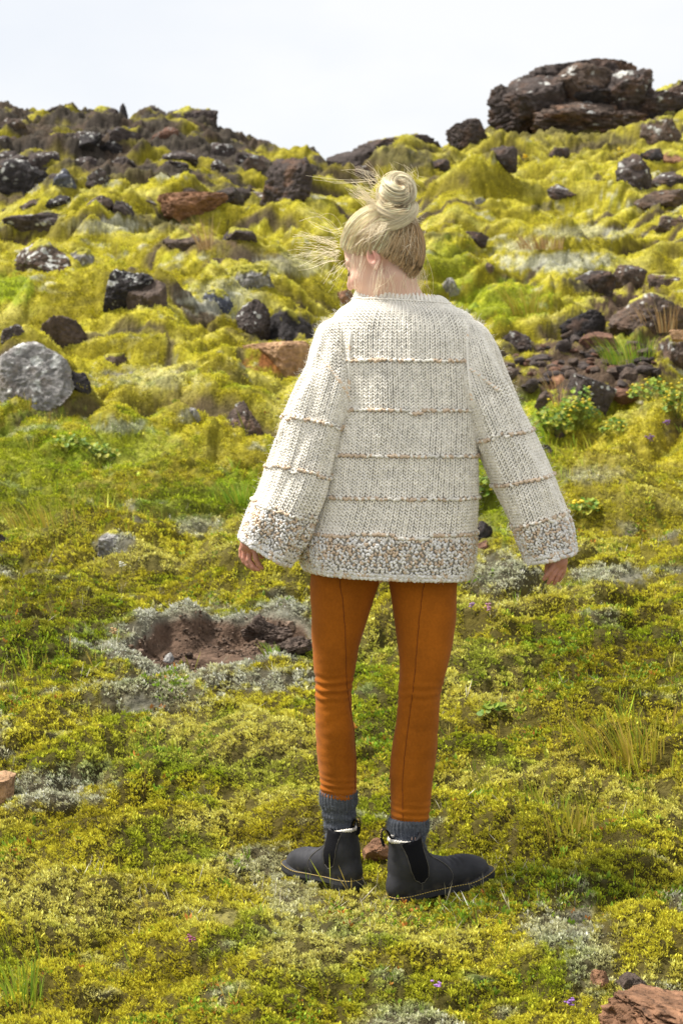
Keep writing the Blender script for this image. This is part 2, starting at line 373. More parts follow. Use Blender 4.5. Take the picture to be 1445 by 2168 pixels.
# ------------------------------------------------------------------ ground mesh
s_in = np.linspace(-.205, .205, 860)
s_out = .205 + np.cumsum(np.geomspace(.0006, .25, 130)); s_all = np.concatenate([-s_out[::-1], s_in, s_out])
ly = np.concatenate([np.linspace(math.log(.5), math.log(3.3), 60)[:-1], np.linspace(math.log(3.3), math.log(52), 1750), np.linspace(math.log(52), math.log(135), 50)[1:]])
YY = np.exp(ly)[:, None] * np.ones(len(s_all))[None]; XX = s_all[None] * YY
X_, Y_ = XX.ravel(), YY.ravel()
Z_ = ground_z(X_, Y_)
colr, bare = cover(X_, Y_, Z_)
fn = fbm2(X_ * 40, (Y_ + 2.4 * Z_) * 40, 401, 2); fn2 = fbm2(X_ * 6, (Y_ + 2.4 * Z_) * 6, 403, 3, .7)
jag = bare * (Y_ > 9)
Z_ = Z_ + jag * (np.abs(fbm2(X_ * 2.2, Y_ * 2.2, 404, 4, .6)) - .1) * .25 * sstep(9, 30, Y_)
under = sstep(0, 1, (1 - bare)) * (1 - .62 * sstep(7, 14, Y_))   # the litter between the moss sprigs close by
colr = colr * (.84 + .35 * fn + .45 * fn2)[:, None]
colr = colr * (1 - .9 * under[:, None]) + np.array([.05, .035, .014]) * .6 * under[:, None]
M_ground = material('moss_ground', .95, .1, var=[(9, .72, 1.25), (45, .75, 1.22)], bumps=[(14, .6, .05), (60, .7, .02)])
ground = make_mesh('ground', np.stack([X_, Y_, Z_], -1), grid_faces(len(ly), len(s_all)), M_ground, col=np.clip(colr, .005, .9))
tag(ground, kind='structure')

# ------------------------------------------------------------------ moss sprigs, leaf sprigs, grass: uncountable cover
def sprigs(name, n, y0, y1, mat, height, width, blades, size_pow, mask=None, colf=None, lean=.6, srange=.212, label=None, cat=None, seed=1, wind=(0, 0), clump=0):
    r = np.random.default_rng(seed)
    s = r.uniform(-srange, srange, n); s = np.where(r.random(n) < .17, np.sign(s) * (srange + np.abs(s) * .65), s); l = r.uniform(math.log(y0), math.log(y1), n)
    if clump:
        cn = noise2(s * 150, l * 60, 611) + .7 * noise2(s * 330, l * 130, 612)
        k_ = r.random(n) < sstep(-.65, .25, cn); s, l, cn = s[k_], l[k_], cn[k_]
    Y = np.exp(l); X = s * Y
    Z = ground_z(X, Y); c, b = cover(X, Y, Z)
    if clump: Z = Z + np.clip(cn, -.3, .8) * clump * (Y / 4.2) ** .6 * (1 - .6 * sstep(7, 12, Y)); c = c * (1 + .22 * np.clip(cn, -.8, .8))[:, None]
    keep = r.random(len(X)) > b * 1.5
    if mask is not None: keep &= mask(X, Y, Z, r)
    X, Y, Z, c = X[keep], Y[keep], Z[keep], c[keep]; n = len(X)
    if colf is not None: c = colf(c, X, Y, Z, r)
    k = np.minimum((Y / 4.2) ** size_pow, (8 / 4.2) ** size_pow * (np.maximum(Y, 8) / 8) ** .4) * r.lognormal(0, .25, n)
    B = blades; m = n * B
    base = np.repeat(np.stack([X, Y, Z - .002], -1), B, 0); kk = np.repeat(k, B)
    a = r.uniform(0, 2 * math.pi, m); ln = r.uniform(.1, 1, m) * lean
    h = height * kk * r.uniform(.6, 1.25, m)
    d = np.stack([np.cos(a) * ln + wind[0], np.sin(a) * ln + wind[1], np.ones(m)], -1); d /= np.linalg.norm(d, axis=1)[:, None]
    a2 = r.uniform(0, 2 * math.pi, m); side = np.stack([np.cos(a2), np.sin(a2), 0 * a2], -1) * (width * kk)[:, None]
    base = base + np.stack([np.cos(a), np.sin(a), 0 * a], -1) * (width * .6 * kk)[:, None]
    tip = base + d * h[:, None]; mid = base + d * h[:, None] * .6
    V = np.stack([base, mid + side * .5, tip, mid - side * .5], 1).reshape(-1, 3)
    i = np.arange(m)[:, None] * 4
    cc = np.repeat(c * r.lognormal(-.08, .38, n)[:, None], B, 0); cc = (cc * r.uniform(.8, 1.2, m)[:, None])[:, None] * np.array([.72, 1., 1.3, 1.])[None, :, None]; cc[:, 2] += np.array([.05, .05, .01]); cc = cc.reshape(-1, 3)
    o = make_mesh(name, V, np.concatenate([i, i + 1, i + 2, i + 3], 1), mat, col=np.clip(cc, .004, .85), smooth=False)
    return tag(o, label, cat, kind='stuff')

M_moss = material('moss_sprigs', .9, .08, trans=.25)
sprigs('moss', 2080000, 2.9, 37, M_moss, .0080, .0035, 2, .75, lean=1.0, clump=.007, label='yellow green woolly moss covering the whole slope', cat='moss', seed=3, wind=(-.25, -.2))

def heath_mask(X, Y, Z, r):
    px, row = to_px(X, Y, Z)
    g = fbm2(X * 2.6, Y * 2.2, 501, 4, .65) + .22 * np.exp(-((px - 1150) / 260) ** 2 - ((row - 1750) / 200) ** 2) + .25 * np.exp(-((px - 1280) / 220) ** 2 - ((row - 1400) / 90) ** 2) \
        + .25 * np.exp(-((px - 60) / 220) ** 2 - ((row - 1380) / 130) ** 2) + .3 * np.exp(-((px - 800) / 90) ** 2 - ((row - 1500) / 160) ** 2) + .12 * (row > 2050)
    return r.random(len(X)) < sstep(.20, .40, g)
def heath_col(c, X, Y, Z, r):
    t = r.random(len(X)); g = np.where((t < .62)[:, None], np.array([.16, .27, .02]), np.array([.27, .36, .03]))
    o = noise2(X * 5, Y * 5, 77)
    g = np.where(((t > .86) & (o > -.1))[:, None], np.array([.40, .15, .03]), g)
    return np.where(((t > .80) & (t < .86))[:, None], np.array([.45, .36, .05]), g)
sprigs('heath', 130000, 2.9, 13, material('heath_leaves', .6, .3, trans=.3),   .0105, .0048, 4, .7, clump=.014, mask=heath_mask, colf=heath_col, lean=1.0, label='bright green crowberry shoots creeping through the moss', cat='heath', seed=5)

def grass_mask(X, Y, Z, r):
    px, row = to_px(X, Y, Z)
    g = 1.0 * np.exp(-((px - 1330) / 110) ** 2 - ((row - 1580) / 90) ** 2) + .7 * np.exp(-((px - 1130) / 110) ** 2 - ((row - 1715) / 35) ** 2) + .8 * np.exp(-((px - 500) / 45) ** 2 - ((row - 1060) / 40) ** 2) \
        + .7 * np.exp(-((px - 150) / 130) ** 2 - ((row - 1090) / 60) ** 2) + .6 * np.exp(-((px - 30) / 60) ** 2 - ((row - 2080) / 80) ** 2) + .6 * np.exp(-((px - 1150) / 160) ** 2 - ((row - 960) / 50) ** 2) \
        + .5 * np.exp(-((px - 90) / 120) ** 2 - ((row - 870) / 30) ** 2) + .5 * np.exp(-((px - 40) / 90) ** 2 - ((row - 1420) / 90) ** 2) + .6 * np.exp(-((px - 1330) / 50) ** 2 - ((row - 760) / 40) ** 2) + .03
    return r.random(len(X)) < np.clip(g, 0, 1) * sstep(-.3, .2, noise2(X * 6, Y * 6, 78)) * .5
def grass_col(c, X, Y, Z, r):
    t = r.random(len(X))[:, None]
    return np.where(t < .5, np.array([.34, .36, .03]), np.where(t < .8, np.array([.22, .34, .03]), np.array([.45, .33, .07])))
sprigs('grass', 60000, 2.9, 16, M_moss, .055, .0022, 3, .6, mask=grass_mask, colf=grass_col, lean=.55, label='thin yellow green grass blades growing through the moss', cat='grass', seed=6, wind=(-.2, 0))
def twig_mask(X, Y, Z, r): return r.random(len(X)) < .5 * sstep(.1, .4, noise2(X * 1.7, Y * 1.7, 79))
sprigs('dry_stems', 9000, 2.9, 10, M_moss, .040, .0016, 2, .5, mask=twig_mask, colf=lambda c, X, Y, Z, r: np.repeat(np.array([[.42, .38, .28]]), len(X), 0), lean=1.8, label='pale dead stems lying on the moss', cat='dead stems', seed=8)

# ------------------------------------------------------------------ rocks
def ico(sub):
    import bmesh
    bm = bmesh.new(); bmesh.ops.create_icosphere(bm, subdivisions=sub, radius=1)
    V = np.array([v.co[:] for v in bm.verts]); Fc = np.array([[v.index for v in f.verts] for f in bm.faces]); bm.free()
    return V, Fc
ICO = {k: ico(k) for k in (3, 4, 5, 6)}
M_rock = material('lava_rock', .93, .25, var=[(7, .6, 1.35), (28, .7, 1.3)], bumps=[(9, .8, .05), (34, .8, .02)])
RK = {'dark': (.060, .047, .042), 'brown': (.088, .064, .050), 'grey': (.20, .19, .18), 'rust': (.21, .11, .06), 'black': (.03, .026, .026), 'tan': (.36, .22, .12), 'red': (.14, .075, .05), 'blue': (.075, .08, .10)}
MOSSC = np.array([.40, .37, .05])

def rock(name, label, px0, px1, r0, r1, tone='dark', cat='rock', group=None, chips=14, lichen=.0, moss=0, sub=5, seed=0, rough=.28, depth=.8, tilt=0, embed=.5, flat=0, warm=.0, at=None):
    """a boulder whose outline fills the photo box px0..px1 x r0..r1, bedded in the ground"""
    r = np.random.default_rng(seed + 1000)
    V, Fc = ICO[sub]; V = V.copy(); chips = int(chips * 1.6)
    V = V * (1 + .22 * noise3(V[:, 0] * 1.1 + seed, V[:, 1] * 1.1, V[:, 2] * 1.1, seed))[:, None]
    for _ in range(chips):                                     # chipped, angular faces
        n = r.normal(size=3); n[2] *= .8; n /= np.linalg.norm(n); d = r.uniform(.45, .86)
        e = V @ n - d; V = V - np.clip(e, 0, None)[:, None] * n * r.uniform(.75, 1.0)
    o = r.uniform(-50, 50, 3); q = V + o
    f1 = fbm3(q, 1.5, seed, 3); f2 = np.abs(fbm3(q * [1, 1, 3.0 if cat == 'outcrop' else 1.6], 4.2 if cat != 'outcrop' else 3.2, seed + 5, 4, .6)); f3 = fbm3(q, 14, seed + 9, 2) if sub > 4 else 0
    V = V * (1 + rough * .6 * f1 - rough * .8 * f2 + rough * .15 * f3)[:, None]
    if flat: V[:, 2] = np.where(V[:, 2] > flat, flat + (V[:, 2] - flat) * .25, V[:, 2])
    if tilt:
        c, s_ = math.cos(tilt), math.sin(tilt); V = np.stack([V[:, 0] * c - V[:, 2] * s_, V[:, 1], V[:, 0] * s_ + V[:, 2] * c], -1)
    lo, hi = V.min(0), V.max(0); V = (V - (lo + hi) / 2) / ((hi - lo) / 2)
    b = hit((px0 + px1) / 2, r1 - .1 * (r1 - r0)) if at is None else np.array(at)
    Y = b[1]; wd = (px1 - px0) / F * Y / 2; ht = (r1 - r0) / F * Y / 2 * (1 + embed); dp = max(wd, ht) * depth
    Yc_ = Y + dp * .9; k = Yc_ / Y
    ctr = P((px0 + px1) / 2, (r0 + r1) / 2 + (r1 - r0) * embed / 2, Yc_)
    W = V * np.array([wd * k, dp, ht * k])
    nrm = V / np.linalg.norm(V, axis=1)[:, None]
    c = np.repeat(np.array(RK[tone])[None], len(V), 0) * (1 + .35 * f1 + .3 * fbm3(q, 6, seed + 2, 3))[:, None]
    if warm: wgt = warm * sstep(.0, .3, fbm3(q, 2.2, seed + 21, 3)); c = c * (1 - wgt[:, None]) + np.array(RK['rust']) * wgt[:, None]
    if lichen:
        lf = fbm3(q, 3.4, seed + 40, 3, .6) + .15 * nrm[:, 2]; wgt = sstep(.42 - .45 * lichen, .48 - .45 * lichen, lf)
        c = c * (1 - wgt[:, None]) + np.array([.47, .47, .44]) * wgt[:, None]
        lf = fbm3(q, 8, seed + 44, 2); wgt = sstep(.46, .50, lf) * min(1, lichen * 2); c = c * (1 - wgt[:, None]) + np.array([.6, .6, .57]) * wgt[:, None]
    if moss:
        wgt = sstep(.92 - moss * .8, 1.02 - moss * .8, nrm[:, 2] + .5 * fbm3(q, 2.5, seed + 50, 3)); c = c * (1 - wgt[:, None]) + MOSSC * (.8 + .5 * fbm3(q, 12, seed + 51, 2))[:, None] * wgt[:, None]
        W[:, 2] += wgt * ht * .06
    ob = make_mesh(name, W, Fc, M_rock, col=np.clip(c, .004, .8)); ob.location = tuple(ctr)
    return tag(ob, label, cat, group)

HG = 'lava rocks on the left hill'; SG = 'rocks showing through the mossy slope'; CG = 'rocks along the right crest'
R_ = rock
# left hill
R_('lava_outcrop', 'low dark lump on the left hill ridge beside the thin pinnacle', 172, 262, 226, 275, 'dark', 'outcrop', HG, seed=1, sub=5, rough=.4, moss=.1, at=(pxs(217) * 47, 47, 0))
R_('rock_pinnacle', 'thin pointed lava pinnacle standing on the left ridge', 253, 274, 220, 262, 'black', 'pinnacle', HG, seed=2, sub=4, rough=.5, at=(pxs(264) * 46.6, 46.6, 0))
R_('lava_outcrop', 'knobbly dark lava block on the ridge right of the pinnacle', 286, 352, 222, 275, 'dark', 'outcrop', HG, seed=3, sub=5, rough=.4, lichen=.25, at=(pxs(315) * 46.6, 46.6, 0))
R_('lava_outcrop', 'largest dark outcrop on the left ridge, dropping steeply at its right end', 338, 462, 227, 312, 'dark', 'outcrop', HG, seed=4, sub=6, rough=.42, warm=.1, moss=.1, at=(pxs(400) * 46, 46, 0))
R_('lava_outcrop', 'flat dark lump on the skyline at the far left', 84, 150, 226, 252, 'dark', 'outcrop', HG, seed=5, sub=4, rough=.4, at=(pxs(117) * 47, 47, 0))
R_('lava_outcrop', 'long dark ledge falling towards the gap in the skyline', 500, 582, 288, 362, 'dark', 'outcrop', HG, seed=6, sub=5, rough=.4, tilt=-.5, at=(pxs(541) * 45, 45, 0))
spec = [('broad black lava face at the left edge, below the mossy ledge', -30, 104, 335, 420, 'black', 11, .18), ('blackish lava block beside a bluish boulder', 60, 128, 318, 372, 'dark', 12, .15),
        ('bluish boulder in the lava of the left hill', 104, 172, 358, 412, 'blue', 13, .1), ('dark block right of the bluish boulder', 182, 236, 356, 398, 'dark', 14, .1),
        ('small dark rock at the left edge of the hill', -20, 18, 352, 412, 'brown', 15, .1), ('wide dark slab low on the left hill', 8, 160, 452, 510, 'dark', 16, .06),
        ('smooth dark rock just above the near mossy brow', 232, 296, 425, 470, 'dark', 17, .05), ('dark rock on the upper left hill under the ridge moss', 150, 212, 278, 318, 'dark', 18, .1),
        ('reddish dark rock under the largest ridge outcrop', 320, 380, 268, 300, 'red', 19, .05), ('dark rock in the middle of the left hill', 205, 262, 300, 330, 'black', 20, .1),
        ('dark lava band left of centre on the hill', 330, 420, 318, 352, 'dark', 21, .12), ('dark rock near the right flank of the left hill', 440, 500, 300, 340, 'dark', 22, .2),
        ('brownish rock at the far left under the skyline', 0, 60, 250, 282, 'brown', 23, .12), ('dark brown ledge above the rust coloured block', 360, 432, 398, 428, 'brown', 24, .0),
        ('dark shoulder rock beside the saddle boulder', 478, 552, 398, 436, 'dark', 25, .08), ('dark block above the pale slab of the left hill', 96, 150, 412, 446, 'black', 26, .08),
        ('pale speckled rock below the ridge outcrop', 445, 492, 340, 372, 'dark', 27, .35)]
for (lb, a, b, c, d, t, sd_, li) in spec:
    R_('lava_rock', lb, a, b, c, d, t, 'rock', HG, seed=sd_, sub=5, lichen=li, rough=.36, embed=.4)
pr_ = []
for k in range(6): pr_.append(R_('lava_rock', ['dark lava block among many between the moss pads of the left hill', 'blackish lava block among many between the moss pads of the left hill', 'brownish lava block among many between the moss pads of the left hill', 'dark rough lava block among many between the moss pads of the left hill', 'brown jagged lava block among many between the moss pads of the left hill', 'dark grey lava block among many between the moss pads of the left hill'][k], 200, 246, 330, 362, ['dark', 'black', 'brown', 'dark', 'brown', 'dark'][k], 'rock', HG, seed=300 + k, sub=4, rough=.4, lichen=.04, embed=.2, at=(0, 40, 0)))
rr = np.random.default_rng(11)
for i in range(58):
    a, b = rr.uniform(-10, 600), rr.uniform(250, 500)
    if b < 262 + max(0, a - 400) * .6 or b > 500 - a * .12: continue
    o = pr_[i] if i < 6 else pr_[rr.integers(6)].copy()
    if i >= 6: sc.collection.objects.link(o)
    h_ = hit(a, b, True); sz = rr.uniform(.6, 1.5); o.location = (h_[0], h_[1] + .3, h_[2]); o.scale = (sz * rr.uniform(.8, 1.5), sz, sz * rr.uniform(.6, 1)); o.rotation_euler = (0, rr.uniform(-.3, .3), rr.uniform(0, 6.28))
R_('lava_rock', 'rust brown flat topped block at the foot of the left hill', 322, 484, 410, 472, 'rust', 'rock', HG, seed=31, sub=6, rough=.3, flat=.35, embed=.4)
R_('boulder', 'big upright dark boulder standing in the saddle between the two hills', 548, 664, 333, 432, 'dark', 'boulder', seed=33, sub=6, rough=.38, chips=18, embed=.35, warm=.35)
# mossy slope, left
R_('rock', 'brown rock with round white lichen patches near the left edge', 26, 160, 508, 585, 'brown', 'rock', SG, seed=41, sub=6, lichen=.42, moss=.1, warm=.3)
R_('rock', 'grey rock right behind the white spotted brown one', 146, 208, 525, 572, 'grey', 'rock', SG, seed=42, lichen=.2, moss=.3)
R_('rock', 'large black boulder with small white lichen specks left of the woman', 216, 330, 570, 668, 'black', 'rock', SG, seed=43, sub=6, lichen=.28)
R_('rock', 'smooth dark brown slab leaning on the black speckled boulder', 268, 362, 592, 660, 'brown', 'rock', SG, seed=44, tilt=.5)
R_('rock', 'half buried rock with a whitish face left of the blown hair', 464, 582, 562, 622, 'grey', 'rock', SG, seed=45, lichen=.35, moss=.45, sub=6)
R_('rock', 'low bluish grey rock sunk in pale moss', 428, 495, 612, 655, 'blue', 'rock', SG, seed=46, lichen=.25, moss=.3)
R_('rock', 'dark grey blocky rock under the mossy cushion left of the shoulder', 494, 572, 632, 714, 'dark', 'rock', SG, seed=47, sub=6, lichen=.12)
R_('rock', 'black rock in the hollow right beside the left shoulder', 562, 668, 652, 730, 'black', 'rock', SG, seed=48, sub=5, moss=.1)
R_('rock', 'small brown rock behind the mouth of the woman', 690, 752, 612, 655, 'rust', 'rock', SG, seed=49, lichen=.3)
R_('rock', 'dark brown rock touching the top of the big grey boulder', 80, 188, 668, 748, 'brown', 'rock', SG, seed=50, sub=6, chips=20)
R_('rock', 'little dark rock at the left edge above the grey boulder', 2, 64, 686, 722, 'dark', 'rock', SG, seed=51, lichen=.1)
R_('boulder', 'large pale grey lichened boulder cut by the left edge of the photo', -40, 160, 722, 876, 'grey', 'boulder', SG, seed=52, sub=6, lichen=.34, chips=8, rough=.16, warm=.15, depth=.9, embed=.12)
R_('rock', 'black rock in the gap right of the big grey boulder', 132, 194, 785, 838, 'black', 'rock', SG, seed=53)
R_('rock', 'bare orange brown rock slab beside the left sleeve', 512, 668, 722, 795, 'tan', 'rock', SG, seed=54, sub=6, rough=.2, flat=.3, warm=.4)
R_('rock', 'square dark rock with tan corners left of the sleeve', 466, 562, 848, 926, 'brown', 'rock', SG, seed=55, sub=6, warm=.25, chips=20, lichen=.05)
R_('rock', 'dark brown rock in the hollow with dry grass', 340, 440, 495, 535, 'brown', 'rock', SG, seed=56, moss=.2)
R_('rock', 'dark rock right of the dry grass hollow', 470, 545, 482, 520, 'dark', 'rock', SG, seed=57, moss=.35)
R_('rock', 'flat grey brown stone among the moss above the boulder field', 205, 272, 748, 776, 'brown', 'rock', SG, seed=58, moss=.3)
R_('rock', 'small pale lichen crusted stone left of the square dark rock', 395, 425, 862, 892, 'grey', 'rock', SG, seed=59, lichen=.3)
R_('rock', 'flat reddish stone under the bare orange slab', 470, 522, 780, 805, 'red', 'rock', SG, seed=60)
R_('rock', 'small dark stone at the left edge, level with the cuff', -12, 20, 1128, 1162, 'dark', 'rock', SG, seed=61, lichen=.2)
R_('rock', 'tan flat rock at the left edge near the bottom', -60, 34, 1636, 1722, 'tan', 'rock', SG, seed=62, sub=6, rough=.18, flat=.4, embed=.3)
R_('rock', 'grey lichened stone sunk in the moss, centre left', 205, 275, 1122, 1166, 'grey', 'rock', SG, seed=63, lichen=.4, moss=.1)
# right crest
R_('lava_outcrop', 'upper tier of the great dark outcrop on the right skyline', 1062, 1372, 136, 262, 'dark', 'outcrop', CG, seed=71, sub=6, rough=.5, warm=.4, flat=.45, chips=16, at=(pxs(1210) * 41.5, 41.5, 0))
R_('lava_outcrop', 'lower overhanging tier of the great outcrop on the right', 1120, 1380, 205, 297, 'brown', 'outcrop', CG, seed=72, sub=6, rough=.5, warm=.45, chips=16, lichen=.08, at=(pxs(1240) * 39, 39, 0))
R_('lava_outcrop', 'left flank of the great outcrop sloping to the skyline', 1028, 1140, 182, 262, 'dark', 'outcrop', CG, seed=73, sub=6, rough=.42, warm=.2, tilt=.4, at=(pxs(1085) * 41.5, 41.5, 0))
R_('lava_outcrop', 'dark ledge running off the right edge below the skyline', 1340, 1530, 166, 262, 'dark', 'outcrop', CG, seed=74, sub=6, rough=.4, moss=.28, warm=.2, at=(pxs(1430) * 41, 41, 0))
R_('lava_rock', 'dark pointed rock on the crest left of the great outcrop', 942, 1034, 252, 316, 'dark', 'rock', CG, seed=75, sub=6, rough=.38, warm=.2, embed=.4)
R_('lava_outcrop', 'long low dark crest above the hair bun', 738, 950, 286, 345, 'dark', 'outcrop', CG, seed=76, sub=6, rough=.3, moss=.05, warm=.15, at=(pxs(843) * 36.5, 36.5, 0))
R_('lava_outcrop', 'dark end of the crest dipping into the saddle', 690, 790, 318, 372, 'dark', 'outcrop', CG, seed=77, sub=5, rough=.3, tilt=.45, at=(pxs(740) * 34, 34, 0))
spec = [('brown boulder on the right slope under the outcrop', 1352, 1442, 248, 304, 'brown', 81, .12), ('standing dark boulder near the right edge', 1298, 1382, 325, 402, 'dark', 82, .15),
        ('black rock behind the standing boulder', 1354, 1402, 312, 350, 'black', 83, 0), ('rust red flat rock at the right edge of the slope', 1388, 1450, 320, 350, 'rust', 84, 0),
        ('dark flat slab under the standing boulder', 1340, 1460, 402, 446, 'brown', 85, .05), ('dark step of rock at the right edge above the lower slabs', 1370, 1460, 362, 398, 'dark', 86, .1),
        ('brown slab at the right edge in the middle of the slope', 1382, 1460, 455, 494, 'brown', 87, .05), ('small dark rock in the upper right moss', 1155, 1232, 390, 426, 'dark', 88, .2),
        ('dark hollow rock to the right of the bun', 1015, 1095, 308, 348, 'dark', 89, .05), ('thin dark ledge right of the crest rock', 1150, 1205, 312, 336, 'dark', 90, .0),
        ('dark rock just left of the bun', 742, 800, 352, 388, 'brown', 91, .1), ('thin brown ledge above and right of the bun', 888, 955, 336, 362, 'dark', 92, 0),
        ('low grey rock in the moss right of the bun', 965, 1040, 418, 446, 'grey', 93, .2), ('dark ledge in the moss right of the hair', 975, 1035, 490, 520, 'dark', 94, .0),
        ('small pale stone right of the nape', 926, 972, 588, 640, 'grey', 95, .35), ('small dark brown stone in the green patch on the right', 1012, 1048, 552, 592, 'brown', 96, 0),
        ('dark overhang under the pale mossy mound on the right', 1205, 1302, 572, 626, 'dark', 97, .05), ('slanted brown slab beside the overhang', 1292, 1368, 560, 612, 'brown', 98, .05),
        ('long dark brown bank of rock at the right edge', 1285, 1460, 622, 702, 'brown', 99, .05), ('dark crumbling rock right of the shoulder', 1180, 1282, 655, 722, 'black', 100, .0),
        ('dark mossy rock close to the right shoulder', 1056, 1124, 700, 752, 'dark', 101, .1), ('brown rock carrying a tan stone at the right edge', 1385, 1470, 712, 782, 'brown', 102, .1),
        ('dark rock in the gap under the right sleeve', 1000, 1044, 1102, 1148, 'black', 103, 0), ('rust brown stone below the dark one under the right sleeve', 1006, 1040, 1142, 1172, 'red', 104, 0),
        ('low dark rock above the brown bank', 1370, 1460, 580, 622, 'brown', 105, .1), ('small black rock left of the elbow gap on the right', 1136, 1170, 940, 972, 'black', 106, 0),
        ('dark stone sunk below the leafy plants', 1150, 1200, 900, 930, 'dark', 107, 0)]
for (lb, a, b, c, d, t, sd_, li) in spec:
    R_('rock', lb, a, b, c, d, t, 'rock', SG, seed=sd_, sub=5, lichen=li, rough=.34, moss=.15 if sd_ % 3 == 0 else 0, warm=.2)
R_('rock', 'flat tan stone lying on the brown rock at the right edge', 1412, 1462, 698, 724, 'tan', 'stone', seed=110, embed=0, at=(pxs(1436) * 13.3, 13.3, 0))
for (a, b, c, d, t, sd_, lb) in [(1062, 1210, 158, 225, 'dark', 401, 'knobbly left shoulder of the great outcrop, topmost tier'), (1160, 1320, 134, 200, 'brown', 402, 'rusty summit block of the great outcrop'), (1270, 1400, 146, 215, 'dark', 403, 'lichened block right of the summit block'),
                               (1180, 1330, 176, 228, 'black', 404, 'black recessed band across the middle of the great outcrop'), (1130, 1230, 215, 270, 'dark', 405, 'dark jutting nose under the left side of the great outcrop'), (1330, 1460, 195, 245, 'dark', 406, 'dark ledge at the right end of the great outcrop')]:
    R_('lava_outcrop', lb, a, b, c, d, t, 'outcrop', CG, seed=sd_, sub=5, rough=.5, chips=14, lichen=.22 if sd_ == 403 else .04, warm=.2, at=(pxs((a + b) / 2) * 40, 40, 0))
# rubble
R_('boulder', 'large smooth dark boulder in front of the rubble patch', 1186, 1304, 790, 860, 'dark', 'boulder', 'stones of the rubble patch', seed=120, sub=6, rough=.12, chips=6, lichen=.05)
R_('stone', 'orange angular stone in the rubble left of the big dark boulder', 1148, 1202, 788, 828, 'rust', 'stone', 'stones of the rubble patch', seed=121, chips=18)
R_('stone', 'rounded dark brown stone at the right end of the rubble', 1308, 1362, 776, 816, 'brown', 'stone', 'stones of the rubble patch', seed=122)
R_('stone', 'large reddish stone at the top of the rubble patch', 1220, 1300, 702, 742, 'red', 'stone', 'stones of the rubble patch', seed=123)
R_('stone', 'brown stone between the orange one and the big boulder', 1128, 1190, 826, 862, 'brown', 'stone', 'stones of the rubble patch', seed=124)
rr = np.random.default_rng(5); protos = []
for k in range(5):
    o = R_('stone', ['small brown stone in the rubble patch right of the sweater', 'small blackish stone in the rubble patch right of the sweater', 'small dark grey stone in the rubble patch right of the sweater', 'small brown angular stone in the rubble patch right of the sweater', 'small reddish stone in the rubble patch right of the sweater'][k], 1200, 1240, 745, 772, ['brown', 'dark', 'dark', 'brown', 'red'][k], 'stone', 'stones of the rubble patch', seed=130 + k, sub=3, rough=.3, at=(0, 14.5, 0))
    protos.append(o)
spots = []
for i in range(900):
    a, b = rr.uniform(1075, 1400), rr.uniform(712, 868)
    if ((a - 1235) / 165) ** 2 + ((b - 785) / 72) ** 2 > 1 or (1180 < a < 1310 and 800 < b < 880): continue
    if any((a - p) ** 2 / 4 + (b - q) ** 2 < 22 for p, q in spots): continue
    spots.append((a, b))
for i, (a, b) in enumerate(spots[:90]):
    o = protos[i] if i < 5 else protos[rr.integers(5)].copy()
    if i >= 5: sc.collection.objects.link(o)
    h_ = hit(a, b, True); sz = rr.choice([.45, .7, 1.0, 1.5], p=[.3, .35, .25, .1]) * rr.uniform(.8, 1.2)
    o.location = (h_[0], h_[1], h_[2]); o.scale = (sz * rr.uniform(.9, 1.5), sz, sz * rr.uniform(.5, .9)); o.rotation_euler = (0, 0, rr.uniform(0, 6.28))
# foreground
R_('rock', 'flat brown and orange rock in the bottom right corner', 1262, 1570, 2094, 2260, 'rust', 'rock', tilt=-.25, seed=146, sub=6, rough=.5, flat=.05, warm=.9, embed=.1, depth=1.1)
R_('stone', 'small orange brown stone at the upper left end of the bottom right rock', 1246, 1300, 2050, 2100, 'rust', 'stone', seed=147, sub=5, rough=.4, embed=.4, warm=.5)
R_('stone', 'dark pitted stone sunk in lichen just above the bottom right rock', 1300, 1372, 2058, 2110, 'brown', 'stone', seed=148, sub=5, rough=.45, embed=.5)
R_('rock', 'reddish brown stone on the ground between the two boots', 762, 826, 1774, 1836, 'rust', 'stone', seed=141, sub=6, rough=.15, chips=8, embed=.3)
R_('soil_clod', 'loose clod of dark brown soil at the edge of the bare pit', 508, 622, 1298, 1372, 'brown', 'soil clod', seed=142, sub=6, rough=.75, embed=.25, depth=.7)
R_('soil_clod', 'low crumbled heap of brown soil right of the big clod', 585, 668, 1345, 1400, 'brown', 'soil clod', seed=143, sub=6, rough=.7, embed=.3, depth=.7)
R_('stone', 'small lichen grey stone at the near rim of the pit', 345, 372, 1382, 1412, 'grey', 'stone', seed=144, lichen=.3)

# crumbs of loose soil on the floor of the pit: uncountable
rg = np.random.default_rng(77); n = 2600; a_ = rg.uniform(0, 6.28, n); q_ = np.sqrt(rg.random(n)) * 1.0
X = PIT[0] + np.cos(a_) * q_ * PIT[2]; Y = PIT[1] + np.sin(a_) * q_ * PIT[3]; k_ = (pit_r(X, Y) < .98) & (rg.random(n) < sstep(-.3, .4, noise2(X * 5, Y * 5, 3))); X, Y = X[k_], Y[k_]; n = len(X)
Z = ground_z(X, Y); U = ico(1)[0]; Fi = ico(1)[1]; sz = .0045 * rg.lognormal(0, .5, n)
V = np.stack([X, Y, Z + sz * .3], -1)[:, None] + U[None] * sz[:, None, None] * rg.uniform(.6, 1.3, (n, len(U), 1)) * rg.uniform(.6, 1.3, (n, 1, 3))
cc = np.array([(.13, .085, .055), (.07, .045, .03), (.2, .14, .10)])[rg.integers(3, size=n)] * rg.uniform(.7, 1.2, n)[:, None]
tag(make_mesh('soil_crumbs', V.reshape(-1, 3), (np.arange(n)[:, None, None] * len(U) + Fi[None]).reshape(-1, 3), M_rock, col=np.repeat(cc, len(U), 0), smooth=False), 'loose brown soil crumbs on the floor of the bare pit', 'soil', kind='stuff')

